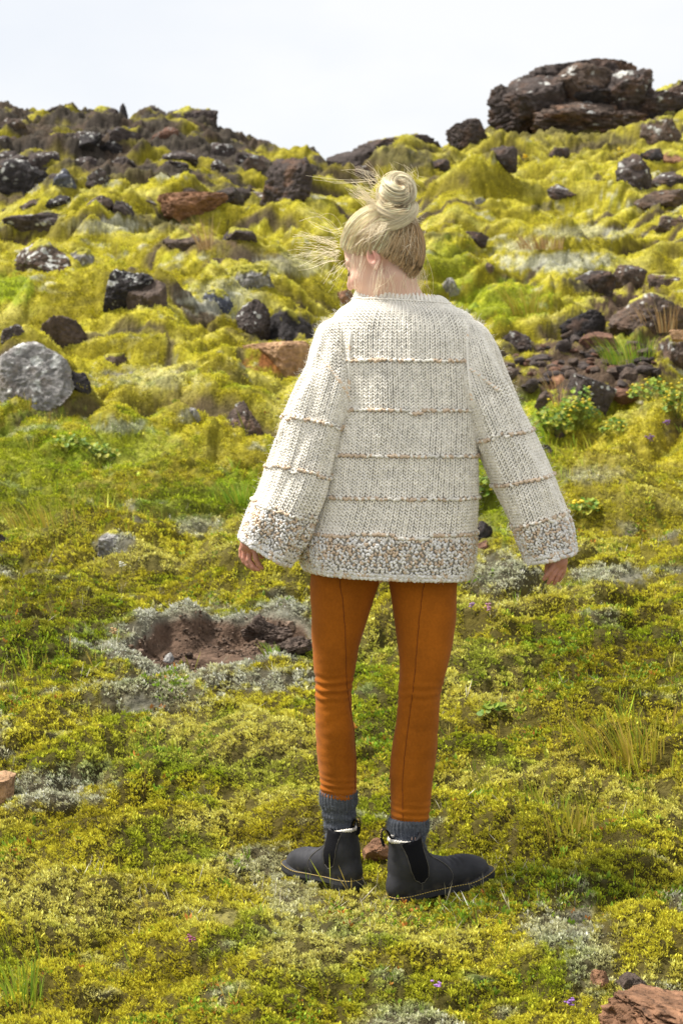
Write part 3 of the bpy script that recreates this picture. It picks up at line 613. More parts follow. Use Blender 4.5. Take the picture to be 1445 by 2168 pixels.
# ------------------------------------------------------------------ the woman
YB = 4.60
person = bpy.data.objects.new('person', None); sc.collection.objects.link(person); person.location = (0.09, 4.5, 0)
tag(person, 'woman seen from behind in cream knit sweater, rust leggings and black boots, blond bun', 'person')
def part(name, V, faces, mat, parent=None, col=None, **k):
    p_ = parent or person
    o = make_mesh(name, V, faces, mat, parent=p_, col=col, **k)
    wm = Vector((0, 0, 0)); q = p_
    while q is not None: wm += q.location; q = q.parent
    o.location = -wm if parent is None else -wm
    return o

def catmull(K, n):
    """smooth curve through the rows of K, n samples"""
    K = np.asarray(K, float); m = len(K); t = np.linspace(0, m - 1, n); i = np.clip(np.floor(t).astype(int), 0, m - 2); f = (t - i)[:, None]
    p0 = K[np.clip(i - 1, 0, m - 1)]; p1 = K[i]; p2 = K[i + 1]; p3 = K[np.clip(i + 2, 0, m - 1)]
    return .5 * (2 * p1 + (p2 - p0) * f + (2 * p0 - 5 * p1 + 4 * p2 - p3) * f ** 2 + (3 * p1 - p0 - 3 * p2 + p3) * f ** 3)

class Loft:
    """tube of rings given by the photo's left and right outline; every ring: (lx, ly, rx, ry, depth radius, Y, exponent)"""
    def __init__(s, rings, nt=160, na=160, disp=None):
        K = catmull(rings, nt); th = np.linspace(0, 2 * math.pi, 721)
        A = P(K[:, 0], K[:, 1], K[:, 5]); B = P(K[:, 2], K[:, 3], K[:, 5]); c = (A + B) / 2; h = (B - A) / 2
        e = 2 / K[:, 6][:, None]
        cs = np.sign(np.cos(th)) * np.abs(np.cos(th)) ** e; sn = np.sign(np.sin(th)) * np.abs(np.sin(th)) ** e
        T = c[:, None] + h[:, None] * cs[..., None] + np.array([0, -1., 0]) * (K[:, 4][:, None] * sn)[..., None]
        # equal arc length round each ring: u = 0 right edge, .25 nearest the camera, .5 left edge
        d = np.linalg.norm(np.diff(T, axis=1), axis=2); L_ = np.concatenate([np.zeros((nt, 1)), np.cumsum(d, 1)], 1)
        q = L_[:, 180:181]; half = L_[:, 360:361]; tot = L_[:, -1:]
        us = np.linspace(0, 1, na + 1); out = np.empty((nt, na + 1, 3))
        for i in range(nt):
            tgt = us * tot[i]
            for k in range(3): out[i, :, k] = np.interp(tgt, L_[i], T[i, :, k])
        ml = out[:, na // 4] * .5 + out[:, 3 * na // 8] * .5; cl_ = np.concatenate([[0], np.cumsum(np.linalg.norm(np.diff(ml, axis=0), axis=1))]); cl_ /= cl_[-1]; tv = np.linspace(0, 1, nt)
        flat = out.reshape(nt, -1); out = np.stack([np.interp(tv, cl_, flat[:, k]) for k in range(flat.shape[1])], 1).reshape(out.shape)
        if disp is not None: out = disp(out, us, np.linspace(0, 1, nt))
        s.T = out; s.nt, s.na = nt, na
        mid = out[:, na // 4]; s.len = np.linalg.norm(np.diff(mid, axis=0), axis=1).sum(); s.per = tot.max()
    def at(s, u, v):
        u = np.mod(u, 1) * s.na; v = np.clip(v, 0, 1) * (s.nt - 1)
        i = np.clip(np.floor(v).astype(int), 0, s.nt - 2); j = np.clip(np.floor(u).astype(int), 0, s.na - 1); fv = (v - i)[..., None]; fu = (u - j)[..., None]
        T = s.T
        return T[i, j] * (1 - fv) * (1 - fu) + T[i + 1, j] * fv * (1 - fu) + T[i, j + 1] * (1 - fv) * fu + T[i + 1, j + 1] * fv * fu
    def frame(s, u, v):
        p = s.at(u, v); eu = s.at(u + .006, v) - s.at(u - .006, v); v0 = np.clip(v, .004, .996); ev = s.at(u, v0 + .004) - s.at(u, v0 - .004)
        eu /= np.linalg.norm(eu, axis=-1, keepdims=True) + 1e-9; ev -= eu * (ev * eu).sum(-1, keepdims=True); ev /= np.linalg.norm(ev, axis=-1, keepdims=True) + 1e-9
        n = np.cross(eu, ev); return p, eu, ev, n
    def mesh(s, off=0.0, cap=False):
        V = s.T[:, :-1]
        if off:
            uu, vv = np.meshgrid(np.arange(s.na) / s.na, np.linspace(0, 1, s.nt)); _, _, _, n = s.frame(uu, vv); V = V + n * off
        V = V.reshape(-1, 3); f = grid_faces(s.nt, s.na, True)[:, ::-1]
        return V, f

# --- implicit body: smooth union of tapered capsules and ellipsoids on a rectilinear grid
def surf_nets(val, ax):
    sh = np.array(val.shape); ins = val < 0
    c = np.zeros(sh - 1, np.int8)
    for a in (0, 1):
        for b in (0, 1):
            for d in (0, 1): c += ins[a:sh[0] - 1 + a, b:sh[1] - 1 + b, d:sh[2] - 1 + d]
    act = (c > 0) & (c < 8); idx = np.full(act.shape, -1, np.int64); I = np.argwhere(act); idx[act] = np.arange(len(I))
    acc = np.zeros((len(I), 3)); cnt = np.zeros(len(I)); cor = [(a, b, d) for a in (0, 1) for b in (0, 1) for d in (0, 1)]
    for i, p in enumerate(cor):
        for q in cor[i + 1:]:
            if sum(abs(x - y) for x, y in zip(p, q)) != 1: continue
            va = val[I[:, 0] + p[0], I[:, 1] + p[1], I[:, 2] + p[2]]; vb = val[I[:, 0] + q[0], I[:, 1] + q[1], I[:, 2] + q[2]]
            m = (va < 0) != (vb < 0); t = np.where(m, va / np.where(m, va - vb, 1), 0)
            pos = np.array(p)[None] + t[:, None] * (np.array(q) - np.array(p))[None]
            acc[m] += pos[m]; cnt[m] += 1
    G = I + acc / cnt[:, None]
    V = np.stack([np.interp(G[:, k], np.arange(len(ax[k])), ax[k]) for k in range(3)], -1)
    fs = []
    for k in range(3):
        o = [d for d in range(3) if d != k]
        s0 = [slice(None)] * 3; s1 = [slice(None)] * 3; s0[k] = slice(0, -1); s1[k] = slice(1, None)
        m = ins[tuple(s0)] != ins[tuple(s1)]; E = np.argwhere(m)
        E = E[(E[:, o[0]] > 0) & (E[:, o[1]] > 0) & (E[:, o[0]] < sh[o[0]] - 1) & (E[:, o[1]] < sh[o[1]] - 1)]
        def g(da, db):
            e = E.copy(); e[:, o[0]] -= da; e[:, o[1]] -= db; return idx[e[:, 0], e[:, 1], e[:, 2]]
        q = np.stack([g(1, 1), g(0, 1), g(0, 0), g(1, 0)], 1)
        fl = ins[E[:, 0], E[:, 1], E[:, 2]] ^ (k == 1); q[~fl] = q[~fl][:, ::-1]; fs.append(q)
    return V, np.concatenate(fs)

class Field:
    def __init__(s, ax): s.ax = ax; s.v = np.full([len(a) for a in ax], .08, np.float32)
    def _win(s, lo, hi):
        return tuple(slice(max(0, int(np.searchsorted(a, l)) - 1), min(len(a), int(np.searchsorted(a, h)) + 1)) for a, l, h in zip(s.ax, lo, hi))
    def _pts(s, w): return np.meshgrid(*[a[x] for a, x in zip(s.ax, w)], indexing='ij', sparse=True)
    def add(s, fn, lo, hi, k, sub=False):
        w = s._win(lo, hi)
        if any(x.stop <= x.start for x in w): return
        d = fn(*s._pts(w)).astype(np.float32); a = s.v[w]
        if sub:
            d = -d; h = np.clip(.5 - .5 * (a - d) / k, 0, 1); s.v[w] = a * (1 - h) + d * h + k * h * (1 - h)
        else:
            h = np.clip(.5 + .5 * (a - d) / k, 0, 1); s.v[w] = a * (1 - h) + d * h - k * h * (1 - h)
    def cap(s, a, b, ra, rb, k=.01, sub=False):
        a = np.asarray(a, float); b = np.asarray(b, float); ab = b - a; L2 = (ab @ ab) + 1e-12; r = max(ra, rb) + 2 * k + .004
        def fn(x, y, z):
            t = np.clip(((x - a[0]) * ab[0] + (y - a[1]) * ab[1] + (z - a[2]) * ab[2]) / L2, 0, 1)
            return np.sqrt((x - a[0] - t * ab[0]) ** 2 + (y - a[1] - t * ab[1]) ** 2 + (z - a[2] - t * ab[2]) ** 2) - (ra + (rb - ra) * t)
        s.add(fn, np.minimum(a, b) - r, np.maximum(a, b) + r, k, sub)
    def ell(s, c, R, rad, k=.01, sub=False):
        """ellipsoid centre c, columns of R its axes, radii rad"""
        c = np.asarray(c, float); rad = np.asarray(rad, float); m = rad.max() + 2 * k + .004; mn = rad.min()
        def fn(x, y, z):
            dx, dy, dz = x - c[0], y - c[1], z - c[2]; q = 0; g = 0
            for i in range(3):
                t = (dx * R[0, i] + dy * R[1, i] + dz * R[2, i]); q = q + (t / rad[i]) ** 2; g = g + (t / rad[i] ** 2) ** 2
            q = np.sqrt(q); return q * (q - 1) / np.maximum(np.sqrt(g), 1e-6)
        s.add(fn, c - m, c + m, k, sub)

def axis(segs):
    o = []
    for (a, b, st) in segs: o.append(np.arange(a, b, st))
    return np.concatenate(o)

# head frame: she faces left (-X) and a little away, chin down
def rot(ax_, ang):
    ax_ = np.asarray(ax_, float); ax_ /= np.linalg.norm(ax_); x, y, z = ax_; c, s_ = math.cos(ang), math.sin(ang); C1 = 1 - c
    return np.array([[c + x * x * C1, x * y * C1 - z * s_, x * z * C1 + y * s_], [y * x * C1 + z * s_, c + y * y * C1, y * z * C1 - x * s_], [z * x * C1 - y * s_, z * y * C1 + x * s_, c + z * z * C1]])
yaw = math.radians(180 - 24)     # forward axis: -X turned 24 degrees away from the camera
Fh = np.array([math.cos(yaw), math.sin(yaw), 0]); Lh = np.array([-math.sin(yaw), math.cos(yaw), 0]); Uh = np.array([0, 0, 1.])
HR = np.stack([Fh, Lh, Uh], 1)
HR = rot(HR[:, 1], math.radians(24)) @ HR            # chin down
HR = rot([0, 1, 0], math.radians(0)) @ HR
HO = P(806, 549, 4.635)
def hp(x, y, z): return HO + HR @ np.array([x, y, z], float)
NECK = P(853, 655, 4.655)

axx = axis([(-.34, -.255, .006), (-.268, -.185, .0016), (-.185, -.03, .008), (-.03, .21, .0022), (.21, .48, .008), (.48, .60, .0016)]); axx = np.unique(np.round(axx, 5))
axy = axis([(4.30, 4.50, .006), (4.50, 4.76, .0026), (4.76, 4.95, .008)])
axz = axis([(.0, .72, .010), (.72, .93, .0017), (.93, 1.36, .009), (1.36, 1.72, .0022)])
fd = Field((axx, axy, axz))
I3 = np.eye(3)
# trunk, legs, arms (mostly under the clothes)
fd.cap(P(858, 700, 4.64), P(850, 860, 4.63), .085, .085, .04); fd.cap(P(850, 860, 4.63), P(815, 1150, 4.62), .09, .10, .04)
fd.cap(P(760, 705, 4.64), P(950, 712, 4.64), .052, .052, .04); fd.cap(NECK, P(858, 700, 4.64), .056, .085, .03)
fd.cap(P(858, 668, 4.655), P(770, 700, 4.64), .045, .045, .03); fd.cap(P(858, 668, 4.655), P(955, 705, 4.64), .045, .045, .03)
for pts, rs in (((( 765, 1190, 4.62), (706, 1440, 4.60), (716, 1650, 4.62), (720, 1770, 4.60)), (.058, .038, .028, .028)), (((875, 1195, 4.61), (890, 1440, 4.56), (870, 1700, 4.53), (868, 1800, 4.50)), (.058, .038, .028, .028))):
    pts = [P(*p) for p in pts]
    for i in range(3): fd.cap(pts[i], pts[i + 1], rs[i], rs[i + 1], .02)
LW = P(548, 1122, 4.55); RW = P(1176, 1140, 4.55)
for pts, rs in (((P(752, 712, 4.64), P(650, 930, 4.60), LW), (.045, .036, .026)), ((P(962, 715, 4.64), P(1080, 930, 4.60), RW), (.045, .036, .026))):
    fd.cap(pts[0], pts[1], rs[0], rs[1], .02); fd.cap(pts[1], pts[2], rs[1], rs[2], .02)
# neck and head
fd.cap(NECK, hp(-.024, 0, -.050), .053, .047, .02)
fd.ell(hp(-.012, 0, .040), HR, (.095, .073, .082), .02)
fd.ell(hp(.040, 0, -.025), HR, (.052, .056, .078), .03)
fd.ell(hp(.048, 0, -.072), HR, (.040, .040, .036), .02)
fd.cap(hp(.066, 0, -.100), hp(.072, 0, -.096), .014, .013, .016)          # chin
fd.cap(hp(.0, .052, -.055), hp(.060, .020, -.095), .016, .013, .02); fd.cap(hp(.0, -.052, -.055), hp(.060, -.020, -.095), .016, .013, .02)   # jaw
fd.cap(hp(.086, 0, .012), hp(.103, 0, -.022), .0065, .0085, .010)       # bridge
fd.cap(hp(.103, 0, -.022), hp(.107, 0, -.029), .0078, .0076, .006)        # tip
for sg in (1, -1):
    fd.cap(hp(.094, .010 * sg, -.034), hp(.090, .012 * sg, -.032), .0062, .006, .006)
    fd.cap(hp(.082, .012 * sg, .022), hp(.066, .042 * sg, .022), .008, .007, .012)   # brow
    fd.ell(hp(.070, .030 * sg, .004), HR, (.013, .015, .011), .004)                  # closed lid over the eye
    fd.ell(hp(.066, .038 * sg, -.030), HR, (.018, .018, .018), .018)                 # cheek
fd.cap(hp(.088, .016, -.056), hp(.0935, 0, -.054), .0040, .0056, .004); fd.cap(hp(.088, -.016, -.056), hp(.0935, 0, -.054), .0040, .0056, .004)
fd.cap(hp(.085, .014, -.066), hp(.0905, 0, -.067), .0044, .0062, .004); fd.cap(hp(.085, -.014, -.066), hp(.0905, 0, -.067), .0044, .0062, .004)
fd.cap(hp(.100, .0075, -.039), hp(.094, .008, -.036), .0022, .0022, .002, sub=True)   # nostril
# ears
for sg in (1, -1):
    ER = HR @ rot([0, 0, 1], math.radians(22 * sg)) @ rot([0, 1, 0], math.radians(-14))
    ec = np.array([-.012, .0765 * sg, -.004])
    def el(x, y, z): return ec + np.array([x, y * sg, z])
    fd.ell(hp(*(ec + [0, .001 * sg, 0])), ER, (.0175, .0075, .031), .006)
    fd.ell(hp(*(ec + [.002, .0085 * sg, .004])), ER, (.0105, .0055, .0185), .003, sub=True)
    fd.cap(hp(*(ec + [-.006, .007 * sg, .012])), hp(*(ec + [-.006, .006 * sg, -.008])), .0026, .003, .003)
    fd.ell(hp(*(ec + [.006, .003 * sg, -.026])), ER, (.007, .005, .008), .004)
    fd.cap(hp(*(ec + [.012, .004 * sg, -.006])), hp(*(ec + [.012, .004 * sg, -.012])), .0035, .0035, .003)
# hands
def finger(pts, rs, k=.0035):
    for i in range(len(pts) - 1): fd.cap(pts[i], pts[i + 1], rs[i], rs[i + 1], k)
def PH(px, py, dy, Y0): return P(px, py, Y0 + dy)
YH = 4.545     # left hand: back of the hand outward, fingers curled in towards the body
fd.cap(LW, PH(531, 1150, 0, YH), .024, .026, .012)
fd.cap(PH(521, 1140, .012, YH), PH(519, 1158, .014, YH), .016, .013, .008); fd.cap(PH(540, 1140, -.008, YH), PH(543, 1160, -.010, YH), .018, .014, .008)
finger([PH(515, 1152, .022, YH), PH(511, 1164, .024, YH), PH(511, 1177, .024, YH), PH(517, 1189, .020, YH), PH(526, 1197, .018, YH)], (.0080, .0072, .0068, .0062, .0052), .0018)
finger([PH(521, 1150, .010, YH), PH(518, 1164, .010, YH), PH(517, 1181, .010, YH), PH(525, 1196, .006, YH), PH(537, 1205, .004, YH)], (.0084, .0076, .0072, .0066, .0054), .0018)
finger([PH(529, 1150, -.003, YH), PH(528, 1164, -.004, YH), PH(527, 1185, -.004, YH), PH(536, 1200, -.008, YH), PH(547, 1206, -.008, YH)], (.0088, .0080, .0074, .0068, .0056), .0018)
finger([PH(541, 1150, -.018, YH), PH(540, 1166, -.018, YH), PH(542, 1184, -.020, YH), PH(548, 1196, -.018, YH), PH(554, 1202, -.014, YH)], (.0092, .0084, .0076, .0068, .0056), .0018)
finger([PH(548, 1142, .012, YH), PH(556, 1160, .022, YH), PH(554, 1178, .026, YH)], (.012, .0095, .0070))     # thumb, hidden behind
# right hand: back to the camera, fingers trailing down and inwards
fd.cap(RW, PH(1181, 1188, 0, YH), .024, .022, .012)
fd.cap(PH(1172, 1190, 0, YH), PH(1166, 1204, -.002, YH), .017, .013, .008); fd.cap(PH(1188, 1190, .004, YH), PH(1188, 1206, .006, YH), .014, .011, .008)
finger([PH(1172, 1196, -.012, YH), PH(1164, 1208, -.014, YH), PH(1157, 1217, -.012, YH), PH(1151, 1226, -.006, YH)], (.0084, .0078, .0070, .0052), .0018)
finger([PH(1180, 1200, -.008, YH), PH(1171, 1215, -.010, YH), PH(1165, 1226, -.008, YH), PH(1160, 1234, -.002, YH)], (.0082, .0074, .0066, .0050), .0018)
finger([PH(1187, 1203, -.001, YH), PH(1181, 1217, -.002, YH), PH(1176, 1227, .000, YH), PH(1172, 1235, .006, YH)], (.0080, .0072, .0064, .0050), .0018)
finger([PH(1193, 1203, .008, YH), PH(1190, 1213, .010, YH), PH(1186, 1222, .012, YH), PH(1182, 1229, .016, YH)], (.0074, .0066, .0058, .0046), .0018)
finger([PH(1166, 1190, .014, YH), PH(1160, 1200, .024, YH), PH(1156, 1210, .030, YH)], (.011, .009, .0068))
BV, BF = surf_nets(fd.v, fd.ax)
# skin colour: pink at hands, ear, cheek, nose and lips
def near(c, r): return np.exp(-(np.linalg.norm(BV - c, axis=1) / r) ** 2)[:, None]
skin = np.array([.76, .50, .37]); bc = np.repeat(skin[None], len(BV), 0)
bc = bc * (1 + .05 * fbm3(BV, 30, 5, 2))[:, None]
hand = (sstep(.97, .93, BV[:, 2]) * (BV[:, 2] > .6) * ((BV[:, 0] < -.15) | (BV[:, 0] > .42)))[:, None]; bc = bc * (1 - hand) + np.array([.56, .27, .19]) * hand
for q, r, cc_ in ((hp(-.012, .082, -.002), .026, (.64, .27, .19)), (hp(.07, .048, -.028), .022, (.74, .40, .30)), (hp(.105, 0, -.03), .013, (.70, .40, .30)), (hp(.092, .006, -.061), .009, (.55, .18, .15))):
    wgt = near(q, r) * .8; bc = bc * (1 - wgt) + np.array(cc_) * wgt
M_skin = material('skin', .5, .35, sub=.12)
body = part('body', BV, BF, M_skin, col=bc)

def tube_mesh(curves, radii, sides=3):
    """curves (n, m, 3), radii (n, m) -> vertices, quads"""
    Cv = np.asarray(curves, float); n, m, _ = Cv.shape
    T = np.gradient(Cv, axis=1); T /= np.linalg.norm(T, axis=2, keepdims=True) + 1e-9
    ref = np.where(np.abs(T[..., 2:3]) > .9, np.array([1., 0, 0]), np.array([0, 0, 1.])); A = np.cross(T, ref); A /= np.linalg.norm(A, axis=2, keepdims=True) + 1e-9; B = np.cross(T, A)
    V = []
    for s_ in range(sides):
        a = 2 * math.pi * s_ / sides; V.append(Cv + (A * math.cos(a) + B * math.sin(a)) * np.asarray(radii)[..., None])
    V = np.stack(V, 2).reshape(-1, 3)
    i = np.arange(n)[:, None, None] * m * sides; j = np.arange(m - 1)[None, :, None] * sides; k = np.arange(sides)[None, None, :]; k2 = (k + 1) % sides
    Fq = np.stack(np.broadcast_arrays(i + j + k, i + j + k2, i + j + sides + k2, i + j + sides + k), -1).reshape(-1, 4)
    return V, Fq

# ---- hair
r = np.random.default_rng(21)
M_hair = material('blond_hair', .42, .4)
def hsurf(d, off=0.0):
    """point on the hair-covered skull in unit direction d (head frame)"""
    d = d / np.linalg.norm(d, axis=-1, keepdims=True); off = np.asarray(off)[..., None] if np.ndim(off) else off
    p = d * (np.array([.102, .0805, .090]) + off); dn = np.clip(-d[..., 2], 0, 1); p[..., 2] -= .036 * dn; p[..., 0] += -.012 * dn
    return p + np.array([-.014, 0, .040])
def h2w(p): return HO + p @ HR.T
# hair cap: the skull above the hairline
th = np.linspace(0, math.pi * .82, 60); ph = np.linspace(0, 2 * math.pi, 121)[:-1]
def hairline(az):
    """lowest elevation angle (from the crown) of the hair for azimuth az; 0 = forehead, pi/2 = left ear, pi = nape"""
    a = np.abs((az + math.pi) % (2 * math.pi) - math.pi)
    return np.interp(a, [0, .5, 1.0, 1.35, 1.6, 1.9, 2.4, math.pi], [1.10, 1.22, 1.60, 1.74, 1.80, 2.16, 2.62, 2.74])
az = ph[None, :]; tt = np.linspace(0, 1, 40)[:, None]; el_ = tt * hairline(az)
D = np.stack([np.sin(el_) * np.cos(az), np.sin(el_) * np.sin(az), np.cos(el_) + 0 * az], -1)
offs = -.0015 - .006 * sstep(.85, 1, tt)
CV = h2w(hsurf(D, offs + 0 * az))
hcols = np.array([(.62, .47, .30), (.78, .66, .48), (.50, .34, .18), (.84, .76, .62), (.36, .235, .12)])
cap_c = np.repeat(np.array([[.66, .50, .30]]), CV.reshape(-1, 3).shape[0], 0)
hair = part('hair', CV.reshape(-1, 3), grid_faces(40, 120, True), M_hair, col=cap_c)
BUN0 = np.linalg.solve(HR, P(838, 478, 4.625) - HO)            # root of the bun in the head frame
bd = (BUN0 - np.array([-.014, 0, .040])); bd /= np.linalg.norm(bd)
n = 5200; m = 14
a0 = r.uniform(-math.pi, math.pi, n); s0 = hairline(a0) * np.where(r.random(n) < .55, r.uniform(.90, 1.06, n), r.uniform(.35, 1, n))
s0 = s0 * (1 + .05 * noise2(a0 * 14, a0 * 0, 66) * (np.abs(a0) > 1.9) * (s0 > 1.8))
d0 = np.stack([np.sin(s0) * np.cos(a0), np.sin(s0) * np.sin(a0), np.cos(s0)], -1)
cl = np.round(a0 * 16) / 16                                  # locks pull together
d0 += (np.stack([np.sin(s0) * np.cos(cl), np.sin(s0) * np.sin(cl), np.cos(s0)], -1) - d0) * .55
dot = np.clip((d0 * bd).sum(1), -1, 1); om = np.arccos(dot)
t = np.linspace(0, 1, m)[None]
d = (np.sin((1 - t) * om[:, None])[..., None] * d0[:, None] + np.sin(t * om[:, None])[..., None] * bd) / np.sin(om)[:, None, None]
lift = .0005 + r.uniform(0, .0045, n)[:, None] + .006 * np.sin(t * math.pi) * r.uniform(0, 1, n)[:, None] ** 3
sag = np.sin(t * math.pi) * r.normal(0, .05, n)[:, None]; side = np.cross(d0, bd); side /= np.linalg.norm(side, axis=1)[:, None] + 1e-9
d = d + side[:, None] * sag[..., None] + .10 * np.sin(t * math.pi)[..., None] * np.array([0, 0, 1.])
Pn = hsurf(d, lift)
Pn[:, -1] += bd * .012
W = h2w(Pn); rad = np.full((n, m), 1) * r.uniform(.00035, .0009, n)[:, None]
V, Fq = tube_mesh(W, rad)
wgt = sstep(1.6, 2.4, s0) * .72 + .10 * (r.random(n) < .25) + .3 * sstep(1.1, 1.5, s0)       # darker under-layer, with brown shade painted in, at nape and behind the ear
nz = noise2(cl * 9, s0 * 0 + 3, 61)
mixw = np.clip(wgt + .22 * nz + r.normal(0, .15, n), 0, 1)[:, None]
hc = np.array([1.2, .98, .60]) * (1 - mixw) + np.array([.58, .38, .18]) * mixw; hc = hc * (r.uniform(.55, 1.15, n) * (1 + .2 * np.sin(cl * 57)))[:, None]
hcv = np.repeat(hc, m * 3, 0)
part('hair_strands', V, Fq, M_hair, parent=hair, col=np.clip(hcv, 0, .92))
# the bun: two coils wound one on the other
def coil(name, ctr, axis_, R1, R2, hgt, n, turns, seed, hollow=.25, c0=(1.2, 1.03, .70), c1=(.50, .30, .12)):
    r = np.random.default_rng(seed); m = 30
    ax_ = np.asarray(axis_, float); ax_ /= np.linalg.norm(ax_); e1 = np.cross(ax_, [0, 1, .1]); e1 /= np.linalg.norm(e1); e2 = np.cross(ax_, e1)
    t = np.linspace(0, 1, m)[None]; lock = r.integers(0, 9, n)
    a = (r.random(9)[lock] * 6.28 + r.normal(0, .1, n))[:, None] + t * turns * 2 * math.pi * r.uniform(.7, 1.1, n)[:, None]
    b = (lock / 9 * 2 * math.pi + r.normal(0, .28, n))[:, None] + t * (2.2 + r.normal(0, .2, n)[:, None])   # slow twist round the section
    q = r.uniform(.84, 1.10, n)[:, None] + .05 * np.sin(b * 4)
    rr_ = R1 + R2 * np.cos(b) * q; zz = hgt * np.sin(b) * q
    tl = r.normal(0, .42, (9, 2))[lock]; zz = zz + rr_ * (tl[:, :1] * np.cos(a) + tl[:, 1:] * np.sin(a)) * .6; rr_ = rr_ * (1 + .10 * r.normal(size=9)[lock])[:, None]
    Cn = np.asarray(ctr)[None, None] + e1 * (rr_ * np.cos(a))[..., None] + e2 * (rr_ * np.sin(a))[..., None] + ax_ * zz[..., None]
    rad = np.full((n, m), 1) * r.uniform(.0004, .0010, n)[:, None]; V, Fq = tube_mesh(Cn, rad)
    inner = sstep(.25, -.8, np.cos(b)) * .85  # inner face of the coil turns brown: shade of the hollow painted in
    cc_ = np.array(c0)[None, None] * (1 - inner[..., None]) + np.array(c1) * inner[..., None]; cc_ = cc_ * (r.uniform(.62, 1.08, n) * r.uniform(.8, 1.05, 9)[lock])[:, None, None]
    tc_ = np.repeat(cc_.reshape(-1, 3), 3, 0)
    # solid core under the strands
    u = np.linspace(0, 2 * math.pi, 49)[:-1]; v = np.linspace(0, 2 * math.pi, 25)[:-1]; uu, vv = np.meshgrid(u, v, indexing='ij')
    K = np.asarray(ctr) + e1 * ((R1 + R2 * .86 * np.cos(vv)) * np.cos(uu))[..., None] + e2 * ((R1 + R2 * .86 * np.cos(vv)) * np.sin(uu))[..., None] + ax_ * (hgt * .86 * np.sin(vv))[..., None]
    i = np.arange(48)[:, None]; j = np.arange(24)[None]; i2 = (i + 1) % 48; j2 = (j + 1) % 24
    Kf = np.stack([i * 24 + j, i2 * 24 + j, i2 * 24 + j2, i * 24 + j2], -1).reshape(-1, 4)
    kc = np.repeat(np.array([[.60, .44, .24]]), 48 * 24, 0)
    V = np.concatenate([V, K.reshape(-1, 3)]); Fq = np.concatenate([Fq, Kf + len(V) - 48 * 24]); return part(name, V, Fq, M_hair, parent=hair, col=np.clip(np.concatenate([tc_, kc]), 0, .92))
coil('hair_bun', P(836, 407, 4.60), (.28, -.80, .40), .0165, .0265, .036, 900, 1.1, 3)
coil('hair_bun', P(836, 456, 4.588), (.18, -.34, 1), .020, .0245, .027, 900, 1.2, 4, c0=(1.15, .98, .64))
# loose strands blown by the wind
def wisps(specs, seed, rad=.00034, m=16, col=(1.05, .92, .66)):
    r = np.random.default_rng(seed); Cs = []; cs = []
    for (p0, p1, j0, j1, n_, bend, Y0, Y1) in specs:
        for _ in range(n_):
            a = np.array(p0, float) + r.normal(0, 1, 2) * j0; b = np.array(p1, float) + r.normal(0, 1, 2) * j1
            t_ = np.linspace(0, 1, m); k1, k2 = r.normal(0, bend * .7, 2) * [1, .5]; ph_ = r.uniform(0, 6)
            nx, ny = -(b - a)[1], (b - a)[0]; ln_ = math.hypot(nx, ny) + 1e-6
            w_ = k1 * np.sin(t_ * math.pi) + k2 * .5 * np.sin(t_ * 2 * math.pi) + bend * .05 * np.sin(t_ * 9 + ph_) * t_
            x = a[0] + (b - a)[0] * t_ + nx / ln_ * w_; y = a[1] + (b - a)[1] * t_ + ny / ln_ * w_
            Cs.append(P(x, y, Y0 + (Y1 - Y0) * t_ + r.normal(0, .012))); cs.append(np.array(col) * r.uniform(.8, 1.08))
    Cs = np.array(Cs); n_ = len(Cs); rd = np.full((n_, m), rad) * np.linspace(1.1, .55, m)[None] * r.uniform(.7, 1.4, n_)[:, None]
    V, Fq = tube_mesh(Cs, rd); return V, Fq, np.repeat(np.array(cs), m * 3, 0)
S = [((716, 516), (628, 496), (4, 8), (12, 6), 15, 7, 4.66, 4.68), ((714, 524), (645, 512), (4, 8), (16, 7), 11, 6, 4.66, 4.68), ((714, 532), (622, 530), (4, 8), (14, 9), 14, 8, 4.66, 4.68), ((714, 538), (640, 556), (4, 10), (16, 12), 14, 8, 4.66, 4.68), ((720, 545), (672, 585), (4, 8), (14, 12), 10, 6, 4.66, 4.68),
     ((724, 498), (660, 470), (6, 8), (22, 12), 10, 14, 4.64, 4.66), ((808, 392), (770, 360), (10, 10), (22, 8), 26, 9, 4.62, 4.62), ((800, 385), (672, 378), (6, 6), (20, 5), 4, 8, 4.62, 4.62),
     ((860, 380), (858, 356), (14, 8), (18, 8), 16, 8, 4.63, 4.63), ((798, 436), (752, 402), (7, 12), (9, 10), 90, 4, 4.58, 4.57), ((866, 452), (886, 460), (5, 10), (6, 14), 70, 4, 4.58, 4.57), ((812, 425), (800, 400), (8, 16), (12, 12), 40, 5, 4.57, 4.56), ((855, 400), (868, 385), (8, 16), (6, 14), 30, 5, 4.58, 4.57), ((800, 480), (775, 500), (14, 8), (20, 14), 60, 6, 4.55, 4.55), ((862, 500), (868, 545), (12, 10), (14, 12), 60, 5, 4.56, 4.57),
     ((880, 530), (888, 605), (6, 24), (10, 14), 60, 9, 4.64, 4.66), ((862, 580), (862, 640), (20, 8), (20, 10), 70, 8, 4.60, 4.61), ((820, 575), (808, 630), (14, 8), (12, 8), 22, 6, 4.56, 4.57), ((802, 560), (790, 622), (4, 8), (8, 6), 12, 6, 4.54, 4.55),
     ((750, 540), (745, 620), (6, 6), (8, 8), 7, 6, 4.58, 4.60), ((768, 545), (760, 615), (4, 8), (6, 8), 8, 6, 4.56, 4.58), ((840, 590), (850, 660), (18, 10), (16, 8), 40, 8, 4.58, 4.60),
     ((735, 560), (712, 612), (6, 6), (10, 10), 5, 6, 4.64, 4.64), ((812, 476), (795, 500), (6, 4), (6, 8), 30, 4, 4.53, 4.54), ((875, 480), (892, 540), (6, 10), (5, 14), 26, 6, 4.62, 4.66),
     ((760, 470), (742, 490), (14, 8), (14, 10), 30, 5, 4.6, 4.61)]
